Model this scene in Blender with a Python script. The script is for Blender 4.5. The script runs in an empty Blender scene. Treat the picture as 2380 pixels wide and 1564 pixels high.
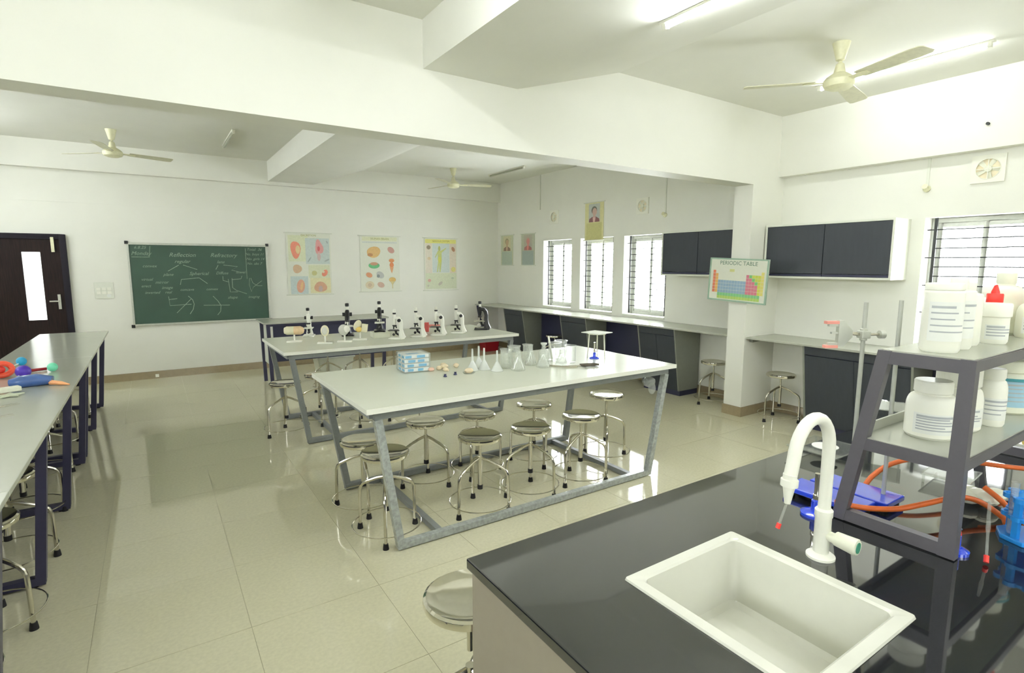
import bpy, bmesh, math, random
from mathutils import Matrix, Vector
random.seed(7)
sc = bpy.context.scene
COL = sc.collection
PI = math.pi
R = math.radians

# ------------------------------------------------------------------ camera, sky, exposure
H = 1.70
f_px, yaw, pitch, roll = 1260.4, 0.58522, 0.13123, 0.0018158
fwd = Vector((math.sin(yaw)*math.cos(pitch), math.cos(yaw)*math.cos(pitch), -math.sin(pitch)))
rgt = Vector((math.cos(yaw), -math.sin(yaw), 0)); upv = rgt.cross(fwd)
cr, sr = math.cos(roll), math.sin(roll)
rgt, upv = cr*rgt + sr*upv, -sr*rgt + cr*upv
cam_d = bpy.data.cameras.new('camera'); cam = bpy.data.objects.new('camera', cam_d); COL.objects.link(cam)
cam.matrix_world = Matrix(((rgt.x, upv.x, -fwd.x, 0), (rgt.y, upv.y, -fwd.y, 0), (rgt.z, upv.z, -fwd.z, H), (0, 0, 0, 1)))
cam_d.sensor_fit = 'HORIZONTAL'; cam_d.sensor_width = 36; cam_d.lens = f_px/2380*36
cam_d.clip_start = 0.02
sc.camera = cam
wd = bpy.data.worlds.new('overcast_sky'); sc.world = wd; wd.use_nodes = True
bg = wd.node_tree.nodes['Background']; bg.inputs[0].default_value = (0.94, 0.965, 1.0, 1); bg.inputs[1].default_value = 22  # sky
sc.view_settings.view_transform = 'Standard'; sc.view_settings.look = 'None'
sc.view_settings.gamma = 1; sc.view_settings.use_curve_mapping = False
sc.view_settings.exposure = 0.28
TUBE_A, TUBE_B, TUBE_C, TUBE_F = 125.0, 125.0, 42.0, 90.0
try:
    sc.cycles.use_denoising = True; sc.cycles.max_bounces = 10; sc.cycles.diffuse_bounces = 6
    sc.cycles.glossy_bounces = 5; sc.cycles.transparent_max_bounces = 24; sc.cycles.sample_clamp_indirect = 8
except Exception: pass

# ------------------------------------------------------------------ materials
def lin(c):
    return tuple(((x/255)/12.92 if x/255 <= .04045 else ((x/255+.055)/1.055)**2.4) for x in c)
MATS = {}
def mat(name, c, rough=.5, metal=0., spec=.5, var=.06, scale=30., bump=0., coat=0., emit=0., stretch=None):
    m = bpy.data.materials.new(name); m.use_nodes = True; nt = m.node_tree; N = nt.nodes; L = nt.links
    p = N['Principled BSDF']; c = lin(c)
    p.inputs['Roughness'].default_value = rough; p.inputs['Metallic'].default_value = metal
    p.inputs['Specular IOR Level'].default_value = spec
    p.inputs['Coat Weight'].default_value = coat
    tc = N.new('ShaderNodeTexCoord'); nz = N.new('ShaderNodeTexNoise'); nz.inputs['Scale'].default_value = scale; nz.inputs['Detail'].default_value = 3
    if stretch:
        mp = N.new('ShaderNodeMapping'); mp.inputs['Scale'].default_value = stretch
        L.new(tc.outputs['Object'], mp.inputs[0]); L.new(mp.outputs[0], nz.inputs['Vector'])
    else: L.new(tc.outputs['Object'], nz.inputs['Vector'])
    rp = N.new('ShaderNodeValToRGB'); rp.color_ramp.elements[0].position = .3; rp.color_ramp.elements[1].position = .7
    rp.color_ramp.elements[0].color = tuple(x*(1-var) for x in c)+(1,); rp.color_ramp.elements[1].color = tuple(min(1, x*(1+var)) for x in c)+(1,)
    L.new(nz.outputs['Fac'], rp.inputs[0]); L.new(rp.outputs[0], p.inputs['Base Color'])
    if bump:
        b = N.new('ShaderNodeBump'); b.inputs['Strength'].default_value = bump; b.inputs['Distance'].default_value = .002
        L.new(nz.outputs['Fac'], b.inputs['Height']); L.new(b.outputs[0], p.inputs['Normal'])
    if emit:
        p.inputs['Emission Color'].default_value = (.95, .985, 1, 1); p.inputs['Emission Strength'].default_value = emit
    MATS[name] = m; return m
def glassy(name, tint=(.95, .97, .95), white=.06, refl=1.0):
    m = bpy.data.materials.new(name); m.use_nodes = True; nt = m.node_tree; N = nt.nodes; L = nt.links
    N.remove(N['Principled BSDF']); out = N['Material Output']
    t = N.new('ShaderNodeBsdfTransparent'); t.inputs[0].default_value = tint+(1,)
    d = N.new('ShaderNodeBsdfDiffuse'); d.inputs[0].default_value = (.85, .88, .84, 1)
    g = N.new('ShaderNodeBsdfGlossy'); g.inputs['Roughness'].default_value = .03
    lw = N.new('ShaderNodeLayerWeight'); pw = N.new('ShaderNodeMath'); pw.operation = 'POWER'; pw.inputs[1].default_value = 5; L.new(lw.outputs['Facing'], pw.inputs[0])
    fr = N.new('ShaderNodeMath'); fr.operation = 'MULTIPLY_ADD'; fr.inputs[1].default_value = .96; fr.inputs[2].default_value = .04; L.new(pw.outputs[0], fr.inputs[0])
    a = N.new('ShaderNodeMixShader'); a.inputs[0].default_value = white; L.new(t.outputs[0], a.inputs[1]); L.new(d.outputs[0], a.inputs[2])
    mu = N.new('ShaderNodeMath'); mu.operation = 'MULTIPLY'; mu.inputs[1].default_value = refl; L.new(fr.outputs[0], mu.inputs[0])
    b = N.new('ShaderNodeMixShader'); L.new(mu.outputs[0], b.inputs[0]); L.new(a.outputs[0], b.inputs[1]); L.new(g.outputs[0], b.inputs[2])
    L.new(b.outputs[0], out.inputs[0]); MATS[name] = m; return m

WALL = mat('wall_paint', (235, 235, 226), .55, var=.012, scale=3, bump=.02, spec=.3)
CEIL = mat('ceiling_paint', (235, 235, 227), .7, var=.012, scale=3, spec=.2)
TILE = mat('vitrified_tile', (210, 206, 179), .045, var=.05, scale=55, spec=.62)
GROUT = mat('tile_grout', (176, 172, 146), .5)
SKIRT = mat('skirting_tile', (150, 136, 108), .12, var=.06, scale=25)
LAM = mat('pale_laminate', (214, 217, 202), .22, var=.012, scale=6)
LAMEDGE = mat('laminate_edge', (238, 239, 228), .35, var=.01)
LAMG = mat('grey_laminate', (178, 180, 168), .16, var=.015, scale=6)
FRAMEG = mat('grey_frame_paint', (124, 128, 128), .38, var=.05, scale=60)
WRAP = mat('plastic_wrapped_frame', (158, 163, 160), .2, var=.2, scale=45, bump=.6, coat=.6)
NAVY = mat('navy_frame_paint', (52, 51, 76), .35, var=.05)
NAVYB = mat('navy_board', (44, 45, 70), .4, var=.04)
SLATE = mat('slate_board', (58, 62, 68), .42, spec=.3, var=.05, scale=14, stretch=(3, 3, .4))
GREYB = mat('grey_side_board', (128, 131, 121), .4, var=.03)
WHITEB = mat('white_board', (226, 228, 216), .35, var=.015)
TAUPE = mat('taupe_panel', (148, 140, 125), .45, var=.02)
STEEL = mat('polished_steel', (232, 228, 216), .08, metal=1, var=.03, scale=40)
STEELB = mat('brushed_tube_steel', (216, 212, 200), .18, metal=1, var=.04, scale=60)
BLACK = mat('black_rubber', (16, 15, 20), .6, var=.1)
BLKPL = mat('black_plastic', (22, 22, 24), .35, var=.1)
GRANITE = mat('black_granite', (29, 31, 33), .05, var=.5, scale=420, spec=1.0, coat=.6)
CERAM = mat('white_ceramic', (216, 216, 205), .12, var=.01, coat=.3)
WPLAST = mat('white_plastic', (240, 240, 228), .35, var=.012)
WPLAST2 = mat('milky_plastic', (228, 229, 210), .4, var=.02)
RACKP = mat('rack_grey_paint', (86, 83, 89), .42, var=.03, scale=80)
LABEL = mat('label_paper', (232, 234, 228), .6, var=.02)
PRINT = mat('grey_print', (172, 176, 180), .6)
LBLUE = mat('pale_blue_label', (158, 196, 214), .5, var=.03)
TEAL = mat('teal_print', (60, 140, 150), .5)
RED = mat('red_plastic', (226, 52, 44), .35, var=.04)
DRED = mat('dark_red_plastic', (150, 14, 30), .4, var=.05)
PINK = mat('pink_rubber', (226, 150, 138), .5)
BLUE = mat('blue_enamel', (30, 64, 208), .2, var=.05, coat=1.0)
SKYB = mat('sky_blue_plastic', (40, 142, 226), .35, var=.03)
ORANGE = mat('orange_rubber_hose', (201, 95, 35), .45, var=.07, scale=50)
GREEN = mat('green_cap', (60, 140, 115), .4)
DARKWOOD = mat('dark_wenge_wood', (34, 23, 22), .5, spec=.2, var=.45, scale=6, stretch=(14, 14, .8))
DWFRAME = mat('dark_door_frame', (24, 20, 31), .5, spec=.25, var=.2, scale=6, stretch=(14, 14, .8))
CHALKB = mat('green_chalkboard', (50, 78, 64), .42, var=.13, scale=2.2)
CHALK = mat('chalk', (140, 159, 142), .9, var=.2, scale=80)
ALU = mat('board_aluminium', (196, 198, 188), .35, metal=.3)
IVORY = mat('ivory_paint', (226, 224, 190), .4)
IVORY2 = mat('ivory_blade', (205, 203, 175), .4)
UPVC = mat('window_upvc', (208, 210, 202), .35)
IRON = mat('window_grille_iron', (40, 42, 42), .5)
TUBES = {k: mat('lit_tube_'+k.lower(), (255, 255, 255), .4, emit=v) for k, v in dict(A=TUBE_A, B=TUBE_B, C=TUBE_C, F=TUBE_F).items()}
TUBEOFF = mat('unlit_tube', (176, 178, 160), .4)
PAPER = mat('poster_paper', (226, 228, 214), .7, var=.015)
PANE = glassy('window_pane', (.97, .98, .97), .0, 1.0)
GLASS = glassy('lab_glass', (.985, .99, .98), .15, 1.0)
ACRYL = glassy('clear_acrylic', (.97, .98, .96), .07, 1.0)
BAGPL = glassy('clear_plastic_bag', (.93, .96, .97), .2, 1.0)
def pm(c, rough=.6, var=.05): 
    k = 'print_%d_%d_%d' % c
    return MATS.get(k) or mat(k, c, rough, var=var)

# ------------------------------------------------------------------ mesh helpers
class G:
    def __init__(s): s.v = []; s.f = []
    def add(s, vs, fs):
        o = len(s.v); s.v += [tuple(v) for v in vs]; s.f += [[i+o for i in q] for q in fs]; return s
    def loft(s, a, b):
        n = len(a); return s.add(list(a)+list(b), [list(range(n))[::-1], list(range(n, 2*n))]+[[i, (i+1) % n, n+(i+1) % n, n+i] for i in range(n)])
    def box(s, x0, x1, y0, y1, z0, z1):
        return s.loft([(x0, y0, z0), (x1, y0, z0), (x1, y1, z0), (x0, y1, z0)], [(x0, y0, z1), (x1, y0, z1), (x1, y1, z1), (x0, y1, z1)])
    def slab(s, poly, z0, z1): return s.loft([(x, y, z0) for x, y in poly], [(x, y, z1) for x, y in poly])
    def prism_y(s, poly, y0, y1): return s.loft([(x, y0, z) for x, z in poly], [(x, y1, z) for x, z in poly])
    def bar(s, p, q, w, h=None, up=(0, 0, 1)):
        p = Vector(p); q = Vector(q); h = h or w; d = (q-p).normalized(); u = Vector(up)
        if abs(d.dot(u)) > .97: u = Vector((1, 0, 0))
        a = d.cross(u).normalized(); b = a.cross(d)
        c = [(-w/2, -h/2), (w/2, -h/2), (w/2, h/2), (-w/2, h/2)]
        return s.loft([p+a*x+b*y for x, y in c], [q+a*x+b*y for x, y in c])
    def cyl(s, p, q, r, r2=None, n=16): return s.tube([p, q], [r, r if r2 is None else r2], n)
    def tube(s, pts, r, n=10, closed=False):
        P = [Vector(p) for p in pts]; m = len(P); rs = r if isinstance(r, (list, tuple)) else [r]*m
        T = []
        for i in range(m):
            a = P[i-1] if (i or closed) else P[0]; b = P[(i+1) % m] if (i < m-1 or closed) else P[-1]
            T.append((b-a).normalized())
        u = Vector((0, 0, 1)) if abs(T[0].z) < .9 else Vector((1, 0, 0))
        a = (u - T[0]*u.dot(T[0])).normalized(); V = []
        for i in range(m):
            a = (a - T[i]*a.dot(T[i])).normalized(); b = T[i].cross(a)
            V += [P[i]+(a*math.cos(2*PI*k/n)+b*math.sin(2*PI*k/n))*rs[i] for k in range(n)]
        F = []
        for i in range(m if closed else m-1):
            j = (i+1) % m
            F += [[i*n+k, i*n+(k+1) % n, j*n+(k+1) % n, j*n+k] for k in range(n)]
        if not closed: F += [list(range(n))[::-1], list(range((m-1)*n, m*n))]
        return s.add(V, F)
    def lathe(s, prof, c=(0, 0, 0), n=24, a0=0., a1=2*PI):
        full = abs(a1-a0-2*PI) < 1e-6; k = n if full else n+1; V = []; m = len(prof)
        for j in range(k):
            t = a0+(a1-a0)*j/n
            V += [(c[0]+r*math.cos(t), c[1]+r*math.sin(t), c[2]+z) for r, z in prof]
        F = []
        for j in range(n):
            j2 = (j+1) % k
            F += [[j*m+i, j2*m+i, j2*m+i+1, j*m+i+1] for i in range(m-1)]
        if full:
            if prof[0][0] > 1e-6: F.append([j*m for j in range(k)][::-1])
            if prof[-1][0] > 1e-6: F.append([j*m+m-1 for j in range(k)])
        return s.add(V, F)
    def ball(s, c, r, sx=1, sy=1, sz=1, n=16):
        pr = [(math.cos(t), math.sin(t)) for t in [(-.5+i/8)*PI for i in range(9)]]
        pr = [(max(a, 0), b) for a, b in pr]; V = []; F = []
        for j in range(n):
            t = 2*PI*j/n; V += [(c[0]+r*sx*a*math.cos(t), c[1]+r*sy*a*math.sin(t), c[2]+r*sz*b) for a, b in pr]
        for j in range(n):
            F += [[j*9+i, ((j+1) % n)*9+i, ((j+1) % n)*9+i+1, j*9+i+1] for i in range(8)]
        return s.add(V, F)
    def xf(s, M): s.v = [tuple(M @ Vector(v)) for v in s.v]; return s
    def plus(s, g): return s.add(g.v, g.f)
    def mesh(s, name, m, bevel=0., sharp=35):
        bm = bmesh.new(); vs = [bm.verts.new(v) for v in s.v]
        for q in s.f:
            try: bm.faces.new([vs[i] for i in q])
            except ValueError: pass
        bmesh.ops.remove_doubles(bm, verts=bm.verts, dist=1e-6)
        bmesh.ops.recalc_face_normals(bm, faces=bm.faces)
        if bevel:
            es = [e for e in bm.edges if len(e.link_faces) == 2 and e.calc_face_angle(0) > R(50)]
            bmesh.ops.bevel(bm, geom=es, offset=bevel, segments=2, affect='EDGES', profile=.5, clamp_overlap=True)
        me = bpy.data.meshes.new(name); bm.to_mesh(me); bm.free()
        me.materials.append(m)
        for p in me.polygons: p.use_smooth = True
        me.set_sharp_from_angle(angle=R(14 if bevel else sharp))
        return me
def obj(name, g, m, parent=None, loc=None, bevel=0., label=None, kind=None, rot=None):
    me = g if isinstance(g, bpy.types.Mesh) else g.mesh(name, m, bevel)
    o = bpy.data.objects.new(name, me); COL.objects.link(o)
    if parent: o.parent = parent
    if loc: o.location = loc
    if rot: o.rotation_euler = rot
    if label: o['label'] = label
    if kind: o['kind'] = kind
    return o
def tag(o, label, cat, group=None):
    o['label'] = label; o['category'] = cat
    if group: o['group'] = group
    return o
def thing(name, label, cat, loc=(0, 0, 0), rz=0., group=None, rot=None):
    o = bpy.data.objects.new(name, None); COL.objects.link(o); o.empty_display_size = .1
    o.location = loc; o.rotation_euler = rot or (0, 0, rz); return tag(o, label, cat, group)
def struct(name, g, m, bevel=0., parent=None): 
    o = obj(name, g, m, parent, bevel=bevel)
    if not parent: o['kind'] = 'structure'
    return o
def dup(o, parent=None):
    c = o.copy(); COL.objects.link(c)
    if parent: c.parent = parent
    for ch in list(o.children): dup(ch, c)
    return c
def place(root, label, loc, rz=0., group=None, first=[None]):
    c = dup(root); c.location = loc; c.rotation_euler = (0, 0, rz); c['label'] = label
    if group: c['group'] = group
    return c
USED = set()
def use(root, label, loc, rz, group):            # the first call moves the original, later ones copy it
    if root.name not in USED:
        USED.add(root.name); o = root
    else: o = dup(root)
    o.location = loc; o.rotation_euler = (0, 0, rz); o['label'] = label; o['group'] = group
    return o
def text_g(body, size, x=0, y=0, z=0, align='CENTER', depth=.0006, shear=0., sx=1.):
    cu = bpy.data.curves.new('t', 'FONT'); cu.body = body; cu.size = size; cu.align_x = align; cu.align_y = 'CENTER'
    cu.extrude = depth; cu.shear = shear; cu.resolution_u = 2
    o = bpy.data.objects.new('t', cu); me = bpy.data.meshes.new_from_object(o)
    g = G(); g.add([(v.co.x*sx+x, v.co.y+y, v.co.z+z) for v in me.vertices], [list(p.vertices) for p in me.polygons])
    bpy.data.objects.remove(o); bpy.data.meshes.remove(me); bpy.data.curves.remove(cu)
    return g
def ell(cx, cy, rx, ry, a=0., n=18, wob=0.):
    out = []
    for i in range(n):
        t = 2*PI*i/n; k = 1+wob*math.sin(3*t+cx*40); x, y = rx*k*math.cos(t), ry*k*math.sin(t)
        out.append((cx+x*math.cos(a)-y*math.sin(a), cy+x*math.sin(a)+y*math.cos(a)))
    return out
def rect(x0, x1, y0, y1): return [(x0, y0), (x1, y0), (x1, y1), (x0, y1)]
BACK = (R(90), 0, 0); RIGHT = (R(90), 0, R(-90))

# ------------------------------------------------------------------ room
FZ0, FTOP = 2.3, 2.6
XW, YB, XL, YF, ZC, T = 6.03, 9.63, -2.9, -2.9, 3.32, .91
# floor with separate tiles
fl = struct('floor', G().box(XL-.2, XW+.2, YF-.2, YB+.2, -.12, -.002), GROUT)
PT = .622; x00, y00 = -.341-4*PT, 7.0-16*PT
nx = int((XW-x00)/PT)+1; ny = int((YB-y00)/PT)+1
tmesh = G().box(.0012, PT-.0012, .0012, PT-.0012, -.008, 0).mesh('tile', TILE)
for i in range(nx):
    for j in range(ny):
        x, y = x00+i*PT, y00+j*PT
        if x+PT > XW+.3 or y < YF-.6 or y > YB: continue
        obj('tile', tmesh, TILE, fl, loc=(x, y, random.uniform(-.0002, .0002)))
struct('ceiling', G().box(XL-.2, XW+.25, YF-.2, YB+.2, ZC, ZC+.15), CEIL)
struct('wall_back', G().box(XL-.2, XW+.2, YB, YB+.2, 0, ZC), WALL)
ADDED_FWIN = [(-2.3, -.7), (.1, 1.7), (2.5, 4.1)]          # added unseen vent windows for extra daylight, behind and left of the camera
LZ0 = 2.12
ADDED_LWIN = [(-2.0, -.4), (.6, 2.2), (4.3, 5.9), (6.9, 8.5)]
def added_vents(name, spans, lo, hi, mk, n0, FZ0=FZ0):
    g = G(); xs = [lo]+[v for w in spans for v in w]+[hi]
    for a, b in zip(xs[0::2], xs[1::2]): g.box(*mk(a, b, 0, .2), 0, ZC)
    for a, b in spans: g.box(*mk(a, b, 0, .2), 0, FZ0); g.box(*mk(a, b, 0, .2), FTOP, ZC)
    struct(name, g, WALL)
    for n, (a, b) in enumerate(spans):
        w = thing('window_%d' % (n0+n), '', 'window'); del w['label']; del w['category']; w['kind'] = 'structure'; m = (a+b)/2  # added window out of view, lets more sky light in
        g = G()
        for q in ((a, a+.04, FZ0, FTOP), (b-.04, b, FZ0, FTOP), (a+.04, b-.04, FZ0, FZ0+.04), (a+.04, b-.04, FTOP-.04, FTOP), (m-.02, m+.02, FZ0+.04, FTOP-.04)): g.box(*mk(q[0], q[1], .1, .15), q[2], q[3])
        obj('frame', g, UPVC, w)
        for p, q in ((a+.04, m-.02), (m+.02, b-.04)): obj('pane', G().box(*mk(p-.003, q+.003, .12, .125), FZ0+.037, FTOP-.037), PANE, w)
added_vents('wall_front', ADDED_FWIN, XL-.2, XW+.2, lambda a, b, d0, d1: (a, b, YF-d1, YF-d0), 5)
added_vents('wall_left', ADDED_LWIN, YF, YB, lambda a, b, d0, d1: (XL-d1, XL-d0, a, b), 8, LZ0)
WIN = [(7.26, 8.06), (6.25, 7.03), (5.19, 6.02), (1.34, 2.16)]; Z0, Z1 = .955, 2.14; XO = XW+.22
g = G(); ys = [YF]+[v for w in WIN[::-1] for v in w]+[YB]
for a, b in zip(ys[0::2], ys[1::2]): g.box(XW, XO, a, b, 0, ZC)
for a, b in WIN: g.box(XW, XO, a, b, 0, Z0); g.box(XW, XO, a, b, Z1, ZC)
struct('wall_right', g, WALL)
struct('beam', G().box(XL, XW, 3.55, 3.77, 2.56, ZC), WALL)                                  # main beam between the two bays
struct('beam', G().prism_y([(1.63, ZC), (1.63, 3.01), (2.40, 3.01), (3.44, ZC)], YF, 3.55), CEIL)
struct('beam', G().prism_y([(1.66, ZC), (1.66, 3.01), (2.35, 3.01), (3.2, ZC)], 3.77, YB-.1), CEIL)
struct('beam', G().box(XL, XW, YB-.1, YB, 2.96, ZC), WALL)
struct('beam', G().box(XW-.11, XW, YF, 3.55, 2.675, ZC), WALL)
struct('pillar', G().box(5.45, XW, 3.55, 3.77, 0, 2.56), WALL)
struct('trim_1', G().box(XL, XW, YB-.006, YB, 2.535, 2.55), WALL)
bh = .11
struct('baseboard_back', G().box(-.90, XW, YB-.012, YB, 0, bh), SKIRT)
struct('baseboard_right', G().box(XW-.012, XW, YF, YB, 0, bh), SKIRT)
struct('baseboard_pillar', G().box(5.438, 5.45, 3.538, 3.782, 0, bh).box(5.45, XW, 3.538, 3.55, 0, bh), SKIRT)
struct('baseboard_left', G().box(XL, XL+.012, YF, YB, 0, bh), SKIRT)
# windows
for n, (a, b) in enumerate(WIN):
    w = thing('window_%d' % (n+1), '', 'window'); del w['label']; del w['category']; w['kind'] = 'structure'
    fx0, fx1 = XO-.06, XO-.005; g = G(); t = .045
    g.box(fx0, fx1, a, a+t, Z0, Z1).box(fx0, fx1, b-t, b, Z0, Z1).box(fx0, fx1, a+t, b-t, Z0, Z0+t).box(fx0, fx1, a+t, b-t, Z1-t, Z1)
    obj('frame', g, UPVC, w, bevel=.004)
    m = (a+b)/2; s = .04
    for k, (p, q) in enumerate(((a+t, m+.02), (m-.02, b-t))):
        xo = fx0-.012+.02*k; g = G(); p1, q1, z0, z1 = p, q, Z0+t, Z1-t
        g.box(xo, xo+.02, p1, p1+s, z0, z1).box(xo, xo+.02, q1-s, q1, z0, z1).box(xo, xo+.02, p1+s, q1-s, z0, z0+s).box(xo, xo+.02, p1+s, q1-s, z1-s, z1)
        sh = obj('sash', g, UPVC, w, bevel=.003)
        obj('pane', G().box(xo+.008, xo+.012, p1+s-.003, q1-s+.003, z0+s-.003, z1-s+.003), PANE, sh)
    obj('sill', G().box(XW-.015, XO-.06, a-.0, b+.0, Z0-.02, Z0+.006), WHITEB, w, bevel=.003)
    gx = XW+.075; dz = .0855; k = 0; z = Z1-.11
    while z > Z0+.05:
        e = .0 if k % 3 == 0 else .065
        obj('grille_bar', G().box(gx-.005, gx+.005, a+e, b-e, z-.005, z+.005), IRON, w); z -= dz; k += 1
    for y in (a+.065, b-.065): obj('grille_post', G().box(gx-.007, gx+.007, y-.012, y+.012, Z0+.02, Z1-.003), IRON, w)

# door on the back wall
d = thing('door_1', '', 'door'); del d['label']; del d['category']; d['kind'] = 'structure'
yd = YB-.035
obj('door_frame', G().box(-1.00, -.93, yd-.02, YB, 0, 2.10).box(-2.03, -1.96, yd-.02, YB, 0, 2.10).box(-1.96, -1.00, yd-.02, YB, 2.03, 2.10), DWFRAME, d, bevel=.004)
g = G(); g.box(-1.96, -1.40, yd, YB-.005, 0.01, 2.03).box(-1.21, -1.00, yd, YB-.005, 0.01, 2.03).box(-1.40, -1.21, yd, YB-.005, .01, .95).box(-1.40, -1.21, yd, YB-.005, 1.86, 2.03)
leaf = obj('door_leaf', g, DARKWOOD, d)
obj('door_glass', G().box(-1.40, -1.21, yd+.008, YB-.012, .95, 1.86), mat('glowing_frosted_glass', (246, 248, 244), .3, emit=1.0), leaf, label='frosted pane with light from behind given as its own glow')  # pane glows by emission in place of light from behind
obj('door_handle', G().box(-1.075, -1.045, yd-.02, yd, 1.09, 1.29).tube([(-1.06, yd-.02, 1.2), (-1.06, yd-.06, 1.2), (-1.16, yd-.06, 1.2)], .009, 8), ALU, leaf)
obj('door_closer', G().box(-1.09, -1.055, yd-.03, yd-.003, 1.86, 2.06), IVORY, leaf, bevel=.004)

# ------------------------------------------------------------------ ceiling lights and fans
def tube_light(label, x, y0, y1, z, lit, tilt=0.):
    t = thing('tube_light', label, 'light', (x, (y0+y1)/2, z), group='fluorescent tube battens', rot=(0, tilt, 0)); h = (y1-y0)/2
    obj('batten', G().box(-.02, .02, -h-.03, h+.03, -.016, 0), WPLAST, t, bevel=.004)
    obj('tube', G().cyl((0, -h, -.032), (0, h, -.032), .0135, n=14), TUBES[lit] if lit else TUBEOFF, t)
    for s in (-1, 1): obj('end_cap', G().box(-.016, .016, s*h-.012, s*h+.012, -.047, -.014), WPLAST, t)
sl = math.atan2(ZC-3.01, 3.44-2.40)
tube_light('lit tube light on the sloping beam side, cut by top of photo', 2.42, .94, 2.16, 3.01+.02*math.tan(sl), 'B', -sl)
tube_light('lit tube light running behind the near ceiling fan', 5.2, 1.57, 2.78, ZC, 'C')
tube_light('added unseen tube light brightening the main beam, left side of near bay', 1.0, 1.1, 2.32, ZC, 'A')  # added out of view to brighten the beam face and ceiling
tube_light('added unseen tube light above the aisle behind the camera', .55, -1.95, -.73, ZC, 'A')  # extra tube put in for more light, never in view
tube_light('added unseen tube light on the beam slope behind the camera', 2.80, -1.6, -.4, 3.01+.40*math.tan(sl), 'B', -sl)  # added unseen to lift the light in the near bay
tube_light('added unseen tube light above the window side behind the camera', 5.2, -1.6, -.4, ZC, 'C')  # unseen extra tube, there only for its light
tube_light('lit tube light glowing at the left edge of the far bay ceiling', -1.72, 7.5, 8.7, ZC, 'F')
tube_light('unlit tube light at the far right corner of the ceiling', 5.25, 7.58, 8.66, ZC, False)
tube_light('unlit tube light between chalkboard fan and cross beam', .96, 7.56, 8.6, ZC, False)
def ceiling_fan(label, x, y, z, a0, first=[None]):
    if first[0] is None:
        t = thing('ceiling_fan', label, 'fan', group='ivory ceiling fans'); first[0] = t; top = ZC-3.05
        obj('canopy', G().lathe([(.012, top-.13), (.03, top-.12), (.058, top-.01), (.06, top)]), IVORY, t)
        obj('downrod', G().cyl((0, 0, .05), (0, 0, top-.1), .013), IVORY, t)
        obj('motor', G().lathe([(0, -.055), (.06, -.055), (.095, -.04), (.105, -.02), (.105, .005), (.085, .03), (.04, .06), (.028, .12), (.016, .13)], n=32), IVORY, t)
        for k in range(3):
            a = a0+k*2*PI/3
            M = Matrix.Rotation(a, 4, 'Z') @ Matrix.Rotation(R(-9), 4, 'X')
            g = G().slab([(.17, -.05), (.20, -.055), (.55, -.068), (.635, -.064), (.655, -.045), (.66, .045), (.64, .062), (.55, .066), (.20, .055), (.17, .05)], -.0025, .0025).xf(M)
            bl = obj('blade', g, IVORY2, t)
            obj('blade_bracket', G().slab([(.09, -.02), (.2, -.03), (.24, -.02), (.24, .02), (.2, .03), (.09, .02)], -.007, -.003).xf(M), IVORY, bl)
    else:
        t = dup(first[0]); t['label'] = label
    t.location = (x, y, z); t.rotation_euler = (0, 0, a0-FA)
FA = R(13)
ceiling_fan('ivory three blade ceiling fan near the lit tube, largest in view', 4.35, 2.19, 3.05, FA)
ceiling_fan('ivory ceiling fan above the chalkboard at left', -.28, 8.4, 3.05, R(19))
ceiling_fan('ivory ceiling fan beside the unlit tube near the far corner', 4.4, 8.45, 3.05, R(-19))

# ------------------------------------------------------------------ fixtures on the right wall
def exhaust(label, y, z, s, first=[None]):
    if first[0] is None:
        t = thing('exhaust_fan', label, 'fan', group='square wall exhaust fans'); first[0] = t
        g = G(); n = 24; h = .115
        sq = []
        for i in range(n):
            a = 2*PI*i/n+PI/4; m = max(abs(math.cos(a)), abs(math.sin(a))); sq.append((h*math.cos(a)/m, h*math.sin(a)/m))
        ci = [(.088*math.cos(2*PI*i/n+PI/4), .088*math.sin(2*PI*i/n+PI/4)) for i in range(n)]
        V = [(x, y, 0) for x, y in sq]+[(x, y, .02) for x, y in sq]+[(x, y, .02) for x, y in ci]+[(x, y, 0) for x, y in ci]
        F = []
        for k in range(4):
            F += [[k*n+i, k*n+(i+1) % n, ((k+1) % 4)*n+(i+1) % n, ((k+1) % 4)*n+i] for i in range(n)]
        g.add(V, F); obj('frame', g, WPLAST, t)
        obj('back_plate', G().slab(ci, .001, .003), mat('cream_shutter', (236, 226, 196), .5), t)  # plain cream plate behind the blades
        obj('hub', G().cyl((0, 0, .003), (0, 0, .024), .03, .026), WPLAST2, t)
        for k in range(5):
            a = 2*PI*k/5; g = G().slab([(.026, -.012), (.08, -.03), (.084, .008), (.026, .014)], .009, .012).xf(Matrix.Rotation(a, 4, 'Z') @ Matrix.Rotation(R(14), 4, 'X'))
            obj('blade', g, WPLAST2, t)
        obj('guard', G().tube([(.085*math.cos(2*PI*i/24), .085*math.sin(2*PI*i/24), .022) for i in range(24)], .003, 6, True).bar((-.085, 0, .022), (.085, 0, .022), .005).bar((0, -.085, .022), (0, .085, .022), .005), WPLAST, t)
    else: t = dup(first[0]); t['label'] = label
    t.location = (XW, y, z); t.rotation_euler = RIGHT; t.scale = (s, s, s)
exhaust('round exhaust fan in square frame above the near right window', 1.735, 2.52, 1.0)
exhaust('small exhaust fan between poster and dark cupboard above far windows', 5.66, 2.55, 1.0)
exhaust('faint exhaust fan above the farthest window', 7.74, 2.54, 1.0)
def conduit(label, x, y, z0, z1, holder):
    t = thing('conduit', label, 'conduit', (x, y, z0), group='wiring conduits on the right wall')
    obj('pipe', G().box(-.012, 0, -.011, .011, 0, z1-z0), WHITEB, t)
    if holder: obj('lamp_holder', G().lathe([(.03, 0), (.032, .01), (.022, .03), (.024, .06)], n=16).xf(Matrix.Translation((-.0, 0, 0)) @ Matrix.Rotation(R(-70), 4, 'Y')), IVORY, t)
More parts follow.
